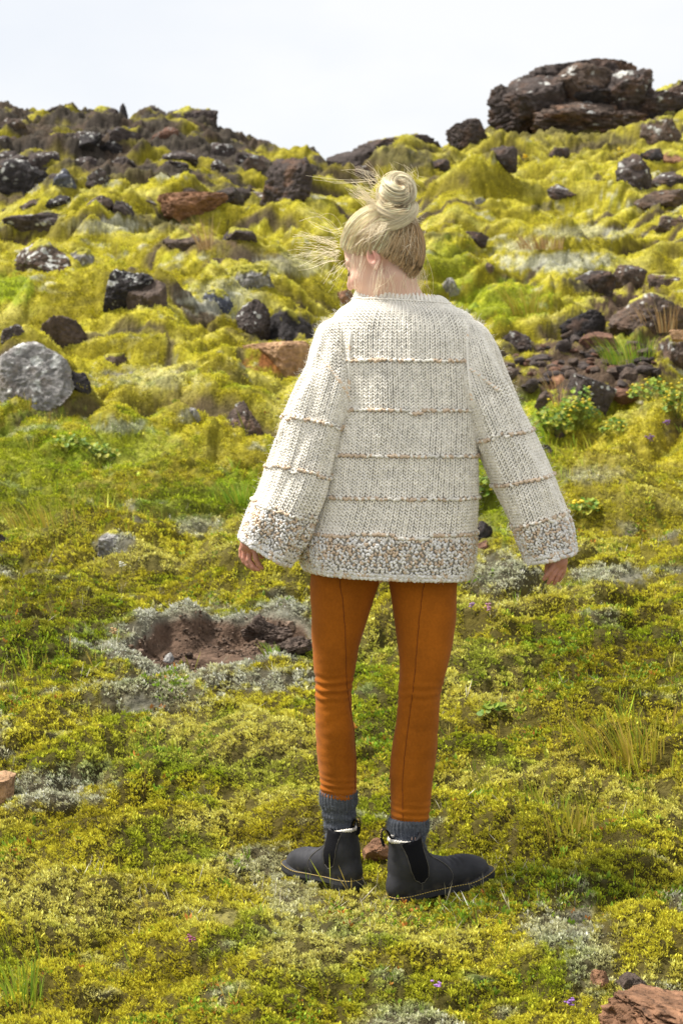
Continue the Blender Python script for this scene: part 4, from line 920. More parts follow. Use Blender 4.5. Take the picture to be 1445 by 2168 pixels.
V, Fq, cc_ = wisps(S, 31)
part('loose_hair', V, Fq, M_hair, parent=hair, col=cc_)
# eyebrow and lashes
def line_part(name, pts, rad, mat, col, parent=None):
    Cn = catmull(np.array(pts), 16)[None]; V, Fq = tube_mesh(Cn, np.full((1, 16), rad) * np.sin(np.linspace(.15, math.pi - .15, 16))[None], 5)
    return part(name, V, Fq, mat, parent=parent, col=np.repeat(np.array([col]), len(V), 0))
line_part('eyelashes', [hp(.088, .020, -.002), hp(.087, .030, -.006), hp(.082, .041, -.007), hp(.072, .050, -.003)], .0026, M_hair, (.05, .03, .02))
line_part('eyebrow', [hp(.090, .014, .024), hp(.086, .028, .030), hp(.076, .041, .030), hp(.066, .049, .025)], .0022, M_hair, (.34, .20, .10))

# ---- sweater: darkened backing and every knitted stitch on it
M_knit = material('knitted_wool', .95, .08, var=[(60, .9, 1.08)])
BODY_R = [(756, 618, 938, 634, .062, 4.655, 2.2), (742, 640, 958, 650, .082, 4.65, 2.2), (712, 662, 992, 668, .105, 4.64, 2.3), (694, 700, 1008, 702, .120, 4.635, 2.5), (700, 760, 1002, 762, .130, 4.63, 2.6), (706, 820, 1002, 822, .135, 4.63, 2.6),
          (706, 880, 1004, 882, .138, 4.625, 2.6), (694, 940, 1004, 942, .142, 4.62, 2.6), (682, 1000, 1004, 1002, .145, 4.62, 2.6), (672, 1060, 1003, 1062, .148, 4.62, 2.6), (655, 1110, 1001, 1115, .150, 4.62, 2.5),
          (642, 1140, 1001, 1146, .155, 4.62, 2.5), (637, 1175, 998, 1188, .155, 4.62, 2.4), (645, 1205, 990, 1222, .148, 4.62, 2.3)]
SL = [(704, 676, 728, 664, .030, 4.635, 2.2), (680, 690, 742, 680, .060, 4.625, 2.2), (667, 726, 748, 722, .075, 4.615, 2.3), (652, 775, 750, 800, .085, 4.60, 2.4), (628, 830, 742, 858, .088, 4.59, 2.4), (604, 890, 733, 912, .088, 4.58, 2.4), (583, 955, 718, 980, .086, 4.57, 2.4), (562, 1020, 696, 1044, .084, 4.56, 2.4),
      (542, 1065, 668, 1098, .084, 4.555, 2.4), (524, 1100, 650, 1140, .084, 4.55, 2.4), (510, 1138, 608, 1198, .078, 4.548, 2.4)]
SRr = [(965, 668, 990, 676, .030, 4.635, 2.2), (956, 690, 1015, 688, .060, 4.625, 2.2), (950, 740, 1036, 720, .075, 4.615, 2.3), (962, 815, 1062, 782, .085, 4.60, 2.4), (982, 870, 1092, 845, .088, 4.59, 2.4), (1004, 930, 1122, 905, .088, 4.58, 2.4), (1030, 985, 1150, 965, .086, 4.57, 2.4), (1055, 1045, 1174, 1020, .084, 4.56, 2.4),
      (1075, 1095, 1190, 1065, .084, 4.555, 2.4), (1090, 1140, 1206, 1110, .084, 4.55, 2.4), (1112, 1192, 1216, 1168, .078, 4.548, 2.4)]
def folds(amp, seed, kx=3.0, kv=4.0):
    def f(T, us, vs):
        c = T.mean(1, keepdims=True); dr = T - c; dr /= np.linalg.norm(dr, axis=2, keepdims=True)
        uu, vv = np.meshgrid(us, vs); n_ = noise2(np.cos(uu * 2 * math.pi) * kx, np.sin(uu * 2 * math.pi) * kx + vv * kv, seed) * .7 + .3 * noise2(np.cos(uu * 2 * math.pi) * kx * 2.3, np.sin(uu * 2 * math.pi) * kx * 2.3 + vv * kv * 1.5, seed + 1)
        return T + dr * (amp * n_ * np.minimum(1, vv * 5))[..., None]
    return f
LB, LL, LR = Loft(BODY_R, 200, 200, folds(.015, 5, 1.8, 3.0)), Loft(SL, 160, 120, folds(.019, 6, 1.5, 4)), Loft(SRr, 160, 120, folds(.019, 7, 1.5, 4))
sweater = None
LOB = None
def lobes(pos, ex, ey, ez, ln, wd, th_, ang, cols, sid=(7, 5)):
    """teardrop-shaped yarn loops: unit ellipsoid scaled and turned by ang in the cloth plane"""
    nu, nv = sid; a = np.linspace(0, 2 * math.pi, nu + 1)[:-1]; b = np.linspace(-math.pi / 2, math.pi / 2, nv)
    bb, aa = np.meshgrid(b, a, indexing='ij'); fat = 1 + .25 * np.sin(bb)
    U = np.stack([np.cos(bb) * np.cos(aa) * fat, np.sin(bb), np.cos(bb) * np.sin(aa) * fat], -1).reshape(-1, 3)
    c, s_ = np.cos(ang)[:, None], np.sin(ang)[:, None]
    X = ex * c + ey * s_; Y = -ex * s_ + ey * c
    V = pos[:, None] + X[:, None] * (U[None, :, 0:1] * wd[:, None, None]) + Y[:, None] * (U[None, :, 1:2] * ln[:, None, None]) + ez[:, None] * (U[None, :, 2:3] * th_[:, None, None])
    f = grid_faces(nv, nu, True); n_ = len(pos); Fq = (np.arange(n_)[:, None, None] * len(U) + f[None]).reshape(-1, 4)
    return V.reshape(-1, 3), Fq, np.repeat(cols, len(U), 0)
CREAM = np.array([.94, .895, .79]); BEIGE = np.array([.72, .565, .41]); GREY = np.array([.78, .74, .67]); WHITE = np.array([.90, .88, .84])
def knit(L_, seed, ridges, band, col_w=.0125, row_h=.0083, vmin=0., fat=1.0, urange=None, bandamt=.34):
    r = np.random.default_rng(seed)
    nc = int(round(np.median([np.linalg.norm(np.diff(L_.T[i], axis=0), axis=1).sum() for i in range(0, L_.nt, 8)]) / col_w)); nr = int(round(L_.len / row_h))
    rows, cols = np.meshgrid(np.arange(nr), np.arange(nc), indexing='ij'); rows = rows.ravel(); cols = cols.ravel()
    v = (rows + .5) / nr; u = (cols + .5) / nc
    ph = L_.T[:, :-1]; per = np.array([np.linalg.norm(np.diff(L_.T[i], axis=0), axis=1).sum() for i in range(L_.nt)])
    cw = np.interp(v, np.linspace(0, 1, L_.nt), per) / nc
    Vs, Fs, Cs = [], [], []; o = 0
    isband = v > band; ridge = np.zeros(len(v), bool)
    for q in ridges: ridge |= np.abs(v - q - .004 * noise2(u * 12, u * 0 + q * 50, 3)) < .5 / nr
    def put(sel, du, dv, ln, wd, th_, ang, off, colf, jit=.0):
        nonlocal o
        uu = u[sel] + du * cw[sel] / np.maximum(cw[sel], 1e-6) / nc; vv = v[sel] + dv / nr
        if jit: uu = uu + r.normal(0, jit, len(uu)) / nc; vv = vv + r.normal(0, jit, len(vv)) / nr
        p, eu, ev, n_ = L_.frame(uu, vv); n2 = len(p)
        k = r.normal(1, .09, n2)
        a = np.full(n2, ang) + r.normal(0, .10 + jit, n2)
        V, Fq, C2 = lobes(p + n_ * off, eu, ev, n_, ln * k, wd * cw[sel] / col_w * k, th_ * k, a, colf(n2, uu, vv)); Vs.append(V); Fs.append(Fq + o); Cs.append(C2); o += len(V)
    tone = lambda n2, uu, vv: CREAM[None] * (1 + .04 * r.normal(size=n2) + .05 * noise2(vv * 30, uu * 3, 9))[:, None]
    def mixc(n2, uu, vv):
        t_ = r.random(n2) + .28 * noise2(uu * 26, vv * 42, 13); edge = sstep(.5, 1, (vv - band) / (1 - band)) * .35
        t_ = t_ + edge
        return np.where((t_ < bandamt)[:, None], BEIGE, np.where((t_ < .60)[:, None], GREY, WHITE)) * r.uniform(.85, 1.1, n2)[:, None]
    def ridc(n2, uu, vv):
        t_ = r.random(n2) + .5 * noise2(uu * 14, vv * 20, 14); return np.where((t_ < .55)[:, None], BEIGE * .95, CREAM * .95) * r.uniform(.85, 1.08, n2)[:, None]
    st = ~isband & ~ridge
    put(st, -.235, 0, row_h * .78, col_w * .21 * fat, .0036, -.46, .0, tone); put(st, .235, 0, row_h * .78, col_w * .21 * fat, .0036, .46, .0, tone)
    put(ridge, -.25, 0, row_h * .80, col_w * .30, .0050, -1.0, .004, ridc, .1); put(ridge, .25, 0, row_h * .80, col_w * .30, .0050, .9, .0045, ridc, .1)
    b2 = isband
    put(b2, -.25, .1, row_h * .68, col_w * .25, .0046, -.6, .0015, mixc, .16); put(b2, .25, -.2, row_h * .68, col_w * .25, .0046, .7, .0020, mixc, .16)
    return np.concatenate(Vs), np.concatenate(Fs), np.concatenate(Cs)
def vof(L_, py, u=.25):
    q = L_.at(np.full(400, u), np.linspace(0, 1, 400)); _, row = to_px(q[:, 0], q[:, 1], q[:, 2]); return float(np.interp(py, row, np.linspace(0, 1, 400)))
def cloth(name, L_, seed, ridges, band, off, parent, **k):
    V0, F0 = L_.mesh(off); V1, F1, C1 = knit(L_, seed, ridges, band, **k)
    c0 = np.repeat((CREAM * .62)[None], len(V0), 0)  # backing in darker cream: painted shade seen through gaps between stitches
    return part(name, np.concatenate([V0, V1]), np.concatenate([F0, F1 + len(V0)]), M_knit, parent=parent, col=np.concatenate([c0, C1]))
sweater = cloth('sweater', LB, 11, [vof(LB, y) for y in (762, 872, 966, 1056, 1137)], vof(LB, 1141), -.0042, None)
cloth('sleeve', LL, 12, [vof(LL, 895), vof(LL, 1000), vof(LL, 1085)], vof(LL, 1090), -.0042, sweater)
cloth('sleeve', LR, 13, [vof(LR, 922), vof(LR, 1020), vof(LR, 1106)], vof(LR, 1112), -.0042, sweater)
# ribbed neckband, rolled hem and cuff edges
def rope(L_, v, n_, rad, ln, col_f, seed, off=0., ang=1.2, rows=1, dv=.01):
    r = np.random.default_rng(seed); out_ = [[], [], []]; o = 0
    for k in range(rows):
        u = (np.arange(n_) + .5 * (k % 2)) / n_; vv = np.full(n_, v + k * dv) + r.normal(0, .001, n_)
        p, eu, ev, n2 = L_.frame(u, vv); V, Fq, C2 = lobes(p + n2 * off, eu, ev, n2, np.full(n_, ln), np.full(n_, rad), np.full(n_, rad), np.full(n_, ang) + r.normal(0, .12, n_), col_f(r, n_))
        out_[0].append(V); out_[1].append(Fq + o); out_[2].append(C2); o += len(V)
    return [np.concatenate(x) for x in out_]
cf = lambda r, n_: CREAM[None] * r.uniform(.92, 1.05, n_)[:, None]
mf = lambda r, n_: np.where((r.random(n_) < .25)[:, None], BEIGE, WHITE * .96) * r.uniform(.88, 1.05, n_)[:, None]
V, Fq, C2 = rope(LB, .004, 56, .0044, .016, cf, 1, .002, 0.0, 1); part('neckband', V, Fq, M_knit, parent=sweater, col=C2)
V, Fq, C2 = rope(LB, .03, 64, .0030, .0068, cf, 2, .0035, 1.45, 1); part('neck_seam', V, Fq, M_knit, parent=sweater, col=C2)
V, Fq, C2 = rope(LB, .985, 110, .0062, .0085, mf, 3, .0, 1.2, 2, .012); part('hem', V, Fq, M_knit, parent=sweater, col=C2)
for L_, s_ in ((LL, 4), (LR, 5)):
    V, Fq, C2 = rope(L_, .978, 50, .0062, .0085, mf, s_, .0, 1.2, 2, .018); part('cuff', V, Fq, M_knit, parent=sweater, col=C2)
# armhole seams: a line of raised stitches where sleeve meets body
def seam_line(pts, Y, n_, seed):
    r = np.random.default_rng(seed); K = catmull(np.array([P(x, y, yy) for (x, y), yy in zip(pts, Y)]), n_); T = np.gradient(K, axis=0); T /= np.linalg.norm(T, axis=1)[:, None]
    ez = np.repeat(np.array([[0, -1., 0]]), n_, 0); ex = np.cross(T, ez); ex /= np.linalg.norm(ex, axis=1)[:, None]
    return lobes(K, ex, T, ez, np.full(n_, .0062), np.full(n_, .0033), np.full(n_, .0036), r.normal(.45, .15, n_), np.where((r.random(n_) < .25)[:, None], BEIGE * 1.2, CREAM * .97))
def surf_at(Ls, x, y):
    best = None
    for L_ in Ls:
        uu, vv = np.meshgrid(np.linspace(.02, .48, 120), np.linspace(0, 1, 240)); q = L_.at(uu, vv); qx, qy = to_px(q[..., 0], q[..., 1], q[..., 2]); dd = np.hypot(qx - x, qy - y) + 0 * uu
        k = np.unravel_index(np.argmin(dd), dd.shape)
        if dd[k] < 8 and (best is None or q[k][1] < best[1]): best = q[k]
    return best if best is not None else P(x, y, 4.5)
SM = [[], [], []]; o = 0
for i, pts in enumerate(([(676, 748), (700, 782), (722, 812), (742, 846)], [(993, 780), (1020, 800), (1040, 815), (1054, 826)], [(742, 700), (738, 760), (738, 820), (732, 880)], [(990, 690), (988, 740), (992, 800), (1000, 860)])):
    k = catmull(np.array(pts, float), 34 if i < 2 else 40); pp = np.array([surf_at((LB, LL, LR), x, y) for x, y in k]); ks = np.ones(7) / 7; pp = np.stack([np.convolve(np.pad(pp[:, c], 3, 'edge'), ks, 'valid') for c in range(3)], 1)
    n_ = len(pp); pp = pp + [0, -.003, 0]; T = np.gradient(pp, axis=0); T /= np.linalg.norm(T, axis=1)[:, None]; ez = np.repeat(np.array([[0, -1., 0]]), n_, 0); ex = np.cross(T, ez); ex /= np.linalg.norm(ex, axis=1)[:, None]
    ez = np.cross(ex, T); r = np.random.default_rng(i); V, Fq, C2 = lobes(pp, ex, T, ez, np.full(n_, .0062), np.full(n_, .0034), np.full(n_, .0040), r.normal(.5, .15, n_), np.where((r.random(n_) < (.4 if i < 2 else .12))[:, None], BEIGE * 1.2, CREAM * .97))
    part('armhole_seam', V, Fq, M_knit, parent=sweater, col=C2)
# fuzz of fibres standing off the wool
def fuzz(L_, n_, seed, ln=.016):
    r = np.random.default_rng(seed); p, eu, ev, n2 = L_.frame(r.random(n_), r.uniform(.02, 1, n_)); d = n2 + .9 * r.normal(size=(n_, 3)); d /= np.linalg.norm(d, axis=1)[:, None]
    l = ln * r.uniform(.3, 1.2, n_)[:, None]; mid = p + d * l * .5 + r.normal(0, .0015, (n_, 3)); Cn = np.stack([p, mid, p + d * l + r.normal(0, .003, (n_, 3))], 1)
    return tube_mesh(Cn, np.full((n_, 3), .00022))
Vs, Fs, o = [], [], 0
for L_, n_, s_ in ((LB, 6000, 1), (LL, 4200, 2), (LR, 4200, 3)):
    V, Fq = fuzz(L_, n_, s_); Vs.append(V); Fs.append(Fq + o); o += len(V)
V = np.concatenate(Vs); part('wool_fuzz', V, np.concatenate(Fs), M_knit, parent=sweater, col=np.repeat(np.array([[.85, .82, .75]]), len(V), 0))

# ---- leggings
M_leg = material('suede_leggings', .85, .12, sheen=.06, var=[(6, .80, 1.18), (22, .93, 1.07), (160, .88, 1.10)], bumps=[(240, .25, .002)])
def leg_disp(knee, amp, seed):
    def f(T, us, vs):
        c = T.mean(1, keepdims=True); dr = T - c; dr /= np.linalg.norm(dr, axis=2, keepdims=True); uu, vv = np.meshgrid(us, vs)
        w1 = np.exp(-((vv - knee) / .05) ** 2); wr = np.sin((vv - knee) * 200 + noise2(uu * 7, vv * 3, seed) * 3) * w1 * (.5 + .5 * np.sin(uu * 2 * math.pi)) * amp
        wr = wr + .0030 * noise2(uu * 5, vv * 9, seed + 3) + .0012 * noise2(uu * 8 + vv * 6, vv * 30, seed + 6) * sstep(.2, .5, vv) + .0016 * np.sin((vv - .94) * 260 + uu * 9) * np.exp(-((vv - .96) / .05) ** 2)
        return T + dr * wr[..., None]
    return f
LGL = [(655, 1150, 812, 1150, .105, 4.62, 2.1), (657, 1215, 806, 1215, .100, 4.62, 2.1), (658, 1270, 790, 1270, .092, 4.615, 2.1), (660, 1340, 768, 1340, .080, 4.61, 2.1), (663, 1400, 754, 1400, .068, 4.60, 2.1), (666, 1450, 745, 1450, .060, 4.60, 2.1), (667, 1500, 744, 1500, .062, 4.605, 2.1),
       (669, 1560, 751, 1560, .062, 4.61, 2.1), (673, 1620, 754, 1620, .055, 4.61, 2.1), (679, 1675, 753, 1675, .047, 4.60, 2.1), (681, 1690, 751, 1690, .044, 4.60, 2.1)]
LGR = [(812, 1150, 975, 1150, .105, 4.62, 2.1), (820, 1215, 969, 1215, .100, 4.615, 2.1), (828, 1270, 966, 1270, .092, 4.605, 2.1), (837, 1340, 961, 1340, .080, 4.59, 2.1), (843, 1400, 950, 1400, .070, 4.575, 2.1), (843, 1450, 935, 1450, .062, 4.565, 2.1), (840, 1510, 929, 1510, .062, 4.565, 2.1),
       (830, 1580, 924, 1580, .064, 4.56, 2.1), (825, 1650, 917, 1650, .057, 4.55, 2.1), (826, 1720, 907, 1720, .047, 4.535, 2.1), (828, 1748, 903, 1748, .044, 4.53, 2.1)]
LEGC = np.array([.335, .098, .006])
GL, GR = Loft(LGL, 220, 96, leg_disp(.555, .0030, 3)), Loft(LGR, 220, 96, leg_disp(.52, .0014, 4))
leggings = None
for i, (L_, sp) in enumerate(((GL, [(718, 1225), (728, 1300), (732, 1380), (733, 1440), (740, 1500), (750, 1560), (752, 1620), (751, 1678)]), (GR, [(897, 1235), (888, 1300), (880, 1390), (876, 1440), (866, 1520), (856, 1600), (852, 1660), (852, 1737)]))):
    V, Fq = L_.mesh()
    o = part('trouser_leg' if leggings is not None else 'leggings', V, Fq, M_leg, parent=leggings, col=np.repeat(LEGC[None], len(V), 0))
    if leggings is None: leggings = o
    # back seam laid on the cloth
    pts = catmull(np.array(sp, float), 60); vs = np.linspace(0, 1, 400); out3 = []
    for (x, y) in pts:
        uu = np.linspace(0.03, .47, 90); best = None
        v0 = vof(L_, y); q = L_.at(uu, np.full(90, v0)); qx, _ = to_px(q[:, 0], q[:, 1], q[:, 2]); k = np.argmin(np.abs(qx - x)); p, eu, ev, n2 = L_.frame(np.array([uu[k]]), np.array([v0])); out3.append(p[0] + n2[0] * .0004)
    V, Fq = tube_mesh(np.array(out3)[None], np.full((1, 60), .0009), 4)
    part('seam', V, Fq, M_leg, parent=leggings, col=np.repeat(np.array([[.17, .04, .004]]), len(V), 0))

# ---- socks
M_sock = material('grey_wool_socks', .95, .1, sheen=.1, var=[(90, .7, 1.35)], bumps=[(160, .5, .004)])
def ribs(n_, amp, fr):
    def f(T, us, vs):
        c = T.mean(1, keepdims=True); dr = T - c; dr /= np.linalg.norm(dr, axis=2, keepdims=True); uu, vv = np.meshgrid(us, vs)
        return T + dr * (amp * np.sin(uu * 2 * math.pi * n_) + .003 * np.sin(vv * fr + 2 * noise2(uu * 4, vv * 2, 3)) * sstep(.25, .5, vv))[..., None]
    return f
SKL = [(680, 1672, 753, 1672, .038, 4.60, 2), (676, 1678, 756, 1678, .045, 4.60, 2.1), (677, 1700, 756, 1700, .046, 4.60, 2.1), (682, 1712, 752, 1712, .043, 4.60, 2.1), (686, 1740, 752, 1740, .043, 4.60, 2.1), (690, 1762, 750, 1762, .042, 4.60, 2.1), (692, 1800, 748, 1800, .040, 4.60, 2.1)]
SKR = [(826, 1730, 902, 1730, .038, 4.53, 2), (821, 1736, 906, 1737, .047, 4.53, 2.1), (820, 1756, 907, 1757, .049, 4.53, 2.1), (829, 1770, 899, 1771, .043, 4.52, 2.1), (829, 1790, 900, 1790, .045, 4.515, 2.1), (832, 1812, 898, 1812, .043, 4.51, 2.1), (834, 1840, 894, 1840, .040, 4.50, 2.1)]
for K in (SKL, SKR):
    V, Fq = Loft(K, 70, 220, ribs(30, .0014, 34)).mesh(); SKO = part('sock', V, Fq, M_sock, col=np.repeat(np.array([[.075, .082, .096]]), len(V), 0))
    Lk = Loft(K, 60, 60); V, Fq = fuzz(Lk, 1800, 9, .008); part('wool_fuzz', V, Fq, M_sock, parent=SKO, col=np.repeat(np.array([[.15, .17, .2]]), len(V), 0))

# ---- boots, modelled in their own frame: x to the toe, y to the outer side, z up
M_boot = material('black_nubuck_leather', .68, .25, var=[(14, .75, 1.3), (70, .9, 1.12)], bumps=[(120, .2, .002), (18, .25, .004)])
M_sole = material('rubber_sole', .7, .3, col=(.028, .028, .030), attr=False, var=[(40, .7, 1.6)], bumps=[(90, .3, .003)])
M_gore = material('elastic', .9, .1, col=(.008, .008, .010), attr=False, bumps=[(300, .5, .002)])
M_thread = material('yellow_thread', .7, .2, col=(.50, .36, .09), attr=False)
M_fleece = material('fleece_lining', .95, .05, col=(.72, .68, .60), attr=False, bumps=[(160, 1, .004)])
def outline(n_=90, off=0.0):
    xs = np.array([-.066, -.058, -.03, .03, .09, .14, .180, .203, .212, .203, .178, .13, .08, .03, -.03, -.058]); ys = np.array([0, .026, .036, .036, .042, .050, .045, .028, .004, -.020, -.036, -.043, -.037, -.030, -.032, -.024])
    K = np.stack([np.append(xs, xs[0]), np.append(ys, ys[0])], 1); K = np.concatenate([K[-3:-1], K, K[1:3]]); C = catmull(K, n_ * 4)
    a = int(2 / (len(K) - 1) * (n_ * 4 - 1)); b = int((len(K) - 3) / (len(K) - 1) * (n_ * 4 - 1)); C = C[a:b + 1]
    s_ = np.concatenate([[0], np.cumsum(np.linalg.norm(np.diff(C, axis=0), axis=1))]); q = np.linspace(0, s_[-1], n_ + 1)[:-1]
    C = np.stack([np.interp(q, s_, C[:, 0]), np.interp(q, s_, C[:, 1])], 1)
    T = np.roll(C, -1, 0) - np.roll(C, 1, 0); T /= np.linalg.norm(T, axis=1)[:, None]; nn = np.stack([-T[:, 1], T[:, 0]], 1)
    return C + nn * off, nn
def boot(origin, ang, pitch, roll, mir, k=1.0, label=None):
    Rm = rot([0, 0, 1], ang) @ rot([0, 1, 0], pitch) @ rot([1, 0, 0], roll)
    def tw(p): p = np.asarray(p, float) * np.array([1, mir, 1]) * k; return p @ Rm.T + np.asarray(origin)
    def fx(F_): return F_[:, ::-1] if mir < 0 else F_
    ax = (np.arange(-.085, .235, .0026), np.arange(-.07, .07, .0026), np.arange(.0, .22, .0026)); f = Field(ax)
    f.ell((.148, .002, .042), I3, (.056, .040, .036), .02); f.ell((.095, .002, .050), I3, (.068, .038, .036), .03); f.ell((-.018, 0, .055), I3, (.046, .034, .050), .03)
    f.cap((.05, 0, .062), (-.006, 0, .100), .038, .038, .03)
    f.ell((-.010, 0, .100), I3, (.042, .036, .055), .03); f.cap((-.010, 0, .11), (-.014, 0, .178), .038, .041, .02)
    f.cap((-.04, 0, .04), (.13, 0, .035), .030, .036, .02)
    w = f._win((-1, -1, -1), (1, 1, 1)); x, y, z = f._pts(w)
    zt = .164 + .004 * np.sin(x * 40) - .006 * np.exp(-((x + .01) / .018) ** 2)
    f.v = np.maximum(f.v, np.maximum(z - zt, .024 - z + 0 * x))
    hol = np.sqrt((x + .014) ** 2 + (y * 1.12) ** 2) - .036; f.v = np.maximum(f.v, -np.maximum(hol, .10 - z)).astype(np.float32)
    V, Fq = surf_nets(f.v, f.ax); V2 = V.copy()
    cr_ = .0012 * np.sin(V[:, 0] * 420 + 3 * noise2(V[:, 1] * 30, V[:, 2] * 30, 4)) * np.exp(-((V[:, 0] - .105) / .022) ** 2) * sstep(.05, .08, V[:, 2]); V2[:, 2] += cr_
    # seams pressed into the leather: vamp curve and heel seam
    sv = np.abs(V[:, 0] - (.062 + .32 * (V[:, 2] - .03) * (V[:, 2] < .1) + 0)); c = np.array([.026, .026, .030])
    col = np.repeat(c[None], len(V), 0); col *= (1 + .4 * fbm3(V * 1.0, 35, 8, 3) + .5 * sstep(.25, .4, fbm3(V, 18, 77, 3)))[:, None]
    dust = sstep(.05, .03, V[:, 2])[:, None] * .35 * sstep(-.1, .4, fbm3(V, 60, 12, 2))[:, None]; col = col * (1 - dust) + np.array([.13, .11, .085]) * dust
    toe = (sstep(.14, .19, V[:, 0]) * .35)[:, None]; col = col * (1 - toe) + np.array([.042, .040, .042]) * toe
    b_ = part('boot', tw(V2), fx(Fq), M_boot, col=col)
    if label: b_['label'] = label
    # surface lookup on the outer/inner side
    def side_pts(x, z, sgn, off):
        i0 = np.clip(((x - ax[0][0]) / .0026).astype(int), 0, len(ax[0]) - 1); k0 = np.clip(((z - ax[2][0]) / .0026).astype(int), 0, len(ax[2]) - 1); ys = ax[1] if sgn > 0 else ax[1][::-1]; ou = []
        for a_, b__ in zip(i0, k0):
            col_ = f.v[a_, :, b__]; col_ = col_ if sgn > 0 else col_[::-1]; ins_ = np.nonzero(col_ < 0)[0]
            if len(ins_) and ins_[-1] + 1 < len(col_):
                j = ins_[-1]; t_ = col_[j] / (col_[j] - col_[j + 1]); ou.append(ys[j] + (ys[j + 1] - ys[j]) * t_)
            else: ou.append(np.nan)
        ou = np.array(ou); g = ~np.isnan(ou); ou = np.interp(np.arange(len(ou)), np.nonzero(g)[0], ou[g]) if g.any() else ou * 0
        return np.stack([x, ou + sgn * off, z], -1)
    for sgn in (1, -1):
        nz_, nx_ = 30, 16; zz = np.linspace(.054, .160, nz_); wl = np.interp(zz, [.056, .065, .09, .13, .168], [.006, .018, .024, .024, .030]); cx_ = np.interp(zz, [.056, .168], [.004, -.012])
        g = np.stack([side_pts(cx_[i] + wl[i] * np.linspace(-1, 1, nx_), np.full(nx_, zz[i]), sgn, .0006) for i in range(nz_)]); g[..., 1] = (g[..., 1] + np.roll(g[..., 1], 1, 1) * .5 + np.roll(g[..., 1], -1, 1) * .5) / 2 if False else g[..., 1]
        sm = g[..., 1].copy()
        for _ in range(3): sm[1:-1, 1:-1] = (sm[1:-1, 1:-1] + sm[:-2, 1:-1] + sm[2:, 1:-1] + sm[1:-1, :-2] + sm[1:-1, 2:]) / 5
        g[..., 1] = sm + sgn * .0008
        part('elastic_panel', tw(g.reshape(-1, 3)), grid_faces(nz_, nx_), M_gore, parent=b_)
        # stitched edge round the panel and the vamp seam
        eg = np.concatenate([g[::-1, 0], g[0, 1:-1], g[:, -1]]); Vt, Ft = tube_mesh(eg[None], np.full((1, len(eg)), .0011), 4); part('panel_edge', tw(Vt), Ft, M_boot, parent=b_, col=np.repeat(np.array([[.09, .082, .07]]), len(Vt), 0))
        vx = np.array([.020, .040, .062, .078, .086, .084, .074]); vz = np.array([.150, .112, .094, .078, .060, .045, .032]); K = catmull(np.stack([vx, vz], 1), 40); pl_ = side_pts(K[:, 0], K[:, 1], sgn, .0004); sm = pl_[:, 1].copy()
        for _ in range(4): sm[1:-1] = (sm[:-2] + sm[1:-1] + sm[2:]) / 3
        pl_[:, 1] = sm; Vt, Ft = tube_mesh(pl_[None], np.full((1, 40), .0011), 4); part('leather_seam', tw(Vt), Ft, M_boot, parent=b_, col=np.repeat(np.array([[.10, .092, .08]]), len(Vt), 0))
        K = np.stack([np.full(10, .004), np.linspace(.034, .056, 10)], 1); pl_ = side_pts(K[:, 0], K[:, 1], sgn, .0004); Vt, Ft = tube_mesh(pl_[None], np.full((1, 10), .0010), 4); part('leather_seam', tw(Vt), Ft, M_boot, parent=b_, col=np.repeat(np.array([[.10, .092, .08]]), len(Vt), 0))
    # sole: outline prism with toe spring, heel block and ribbed edge
    C, nn = outline(120, .0); zs = [(.034, -.002), (.032, .0045), (.020, .0055), (.006, .003), (.0, -.003)]
    rings = []
    for (z_, of_) in zs:
        q, _ = outline(120, of_); arch = np.where((q[:, 0] < -.002), 0, np.where(q[:, 0] < .06, .012, .006)) if z_ < .012 else 0 * q[:, 0]
        spring = .012 * sstep(.12, .21, q[:, 0]); rib = .0008 * np.sign(np.sin(np.arange(120) * 2.1)) if z_ == .006 else 0
        rings.append(np.stack([q[:, 0], q[:, 1], z_ - .006 + arch + spring], -1) + np.concatenate([nn * (rib if np.ndim(rib) == 0 else rib[:, None]), np.zeros((120, 1))], 1))
    RV = np.concatenate(rings); n0 = len(RV); bot = rings[-1].mean(0) + [0, 0, .004]; top = rings[0].mean(0); RV = np.concatenate([RV, [bot], [top]])
    j = np.arange(120); tri = np.concatenate([np.stack([np.full(120, n0), 480 + (j + 1) % 120, 480 + j], 1), np.stack([np.full(120, n0 + 1), j, (j + 1) % 120], 1)])
    part('sole', tw(RV), [grid_faces(5, 120, True), tri], M_sole, parent=b_, smooth=False)
    q, nn = outline(96, .0048); base_z_ = .0275 + .012 * sstep(.12, .21, q[:, 0]); Vt = []; Ft = []; o = 0
    for i in range(0, 96):
        a_ = np.array([q[i, 0], q[i, 1], base_z_[i]]); d_ = np.array([q[(i + 1) % 96, 0], q[(i + 1) % 96, 1], base_z_[(i + 1) % 96]]) - a_
        vv, ff = tube_mesh(np.array([[a_ + d_ * .15, a_ + d_ * .72]]), np.full((1, 2), .0012), 4); Vt.append(vv); Ft.append(ff + o); o += len(vv)
    part('welt_stitching', tw(np.concatenate(Vt)), np.concatenate(Ft), M_thread, parent=b_)
    # fleece showing at the collar, pull loop at the heel
    a_ = np.linspace(.5 * math.pi, 1.5 * math.pi, 60)[:-1]; ring = np.stack([-.014 + .0375 * np.cos(a_), .0345 * np.sin(a_), .165 + .004 * np.sin((-.014 + .04 * np.cos(a_)) * 40) - .006 * np.exp(-((-.004 + .04 * np.cos(a_)) / .018) ** 2)], -1)
    ring[:, 2] += .0012 * np.sin(np.arange(59) * 1.7) + .002 * noise2(np.arange(59) * .3, 0 * np.arange(59), 5); Vt, Ft = tube_mesh(ring[None], .0044 * np.sin(np.linspace(.1, math.pi - .1, 59))[None] ** .5, 7); part('fleece_lining', tw(Vt), Ft, M_fleece, parent=b_)
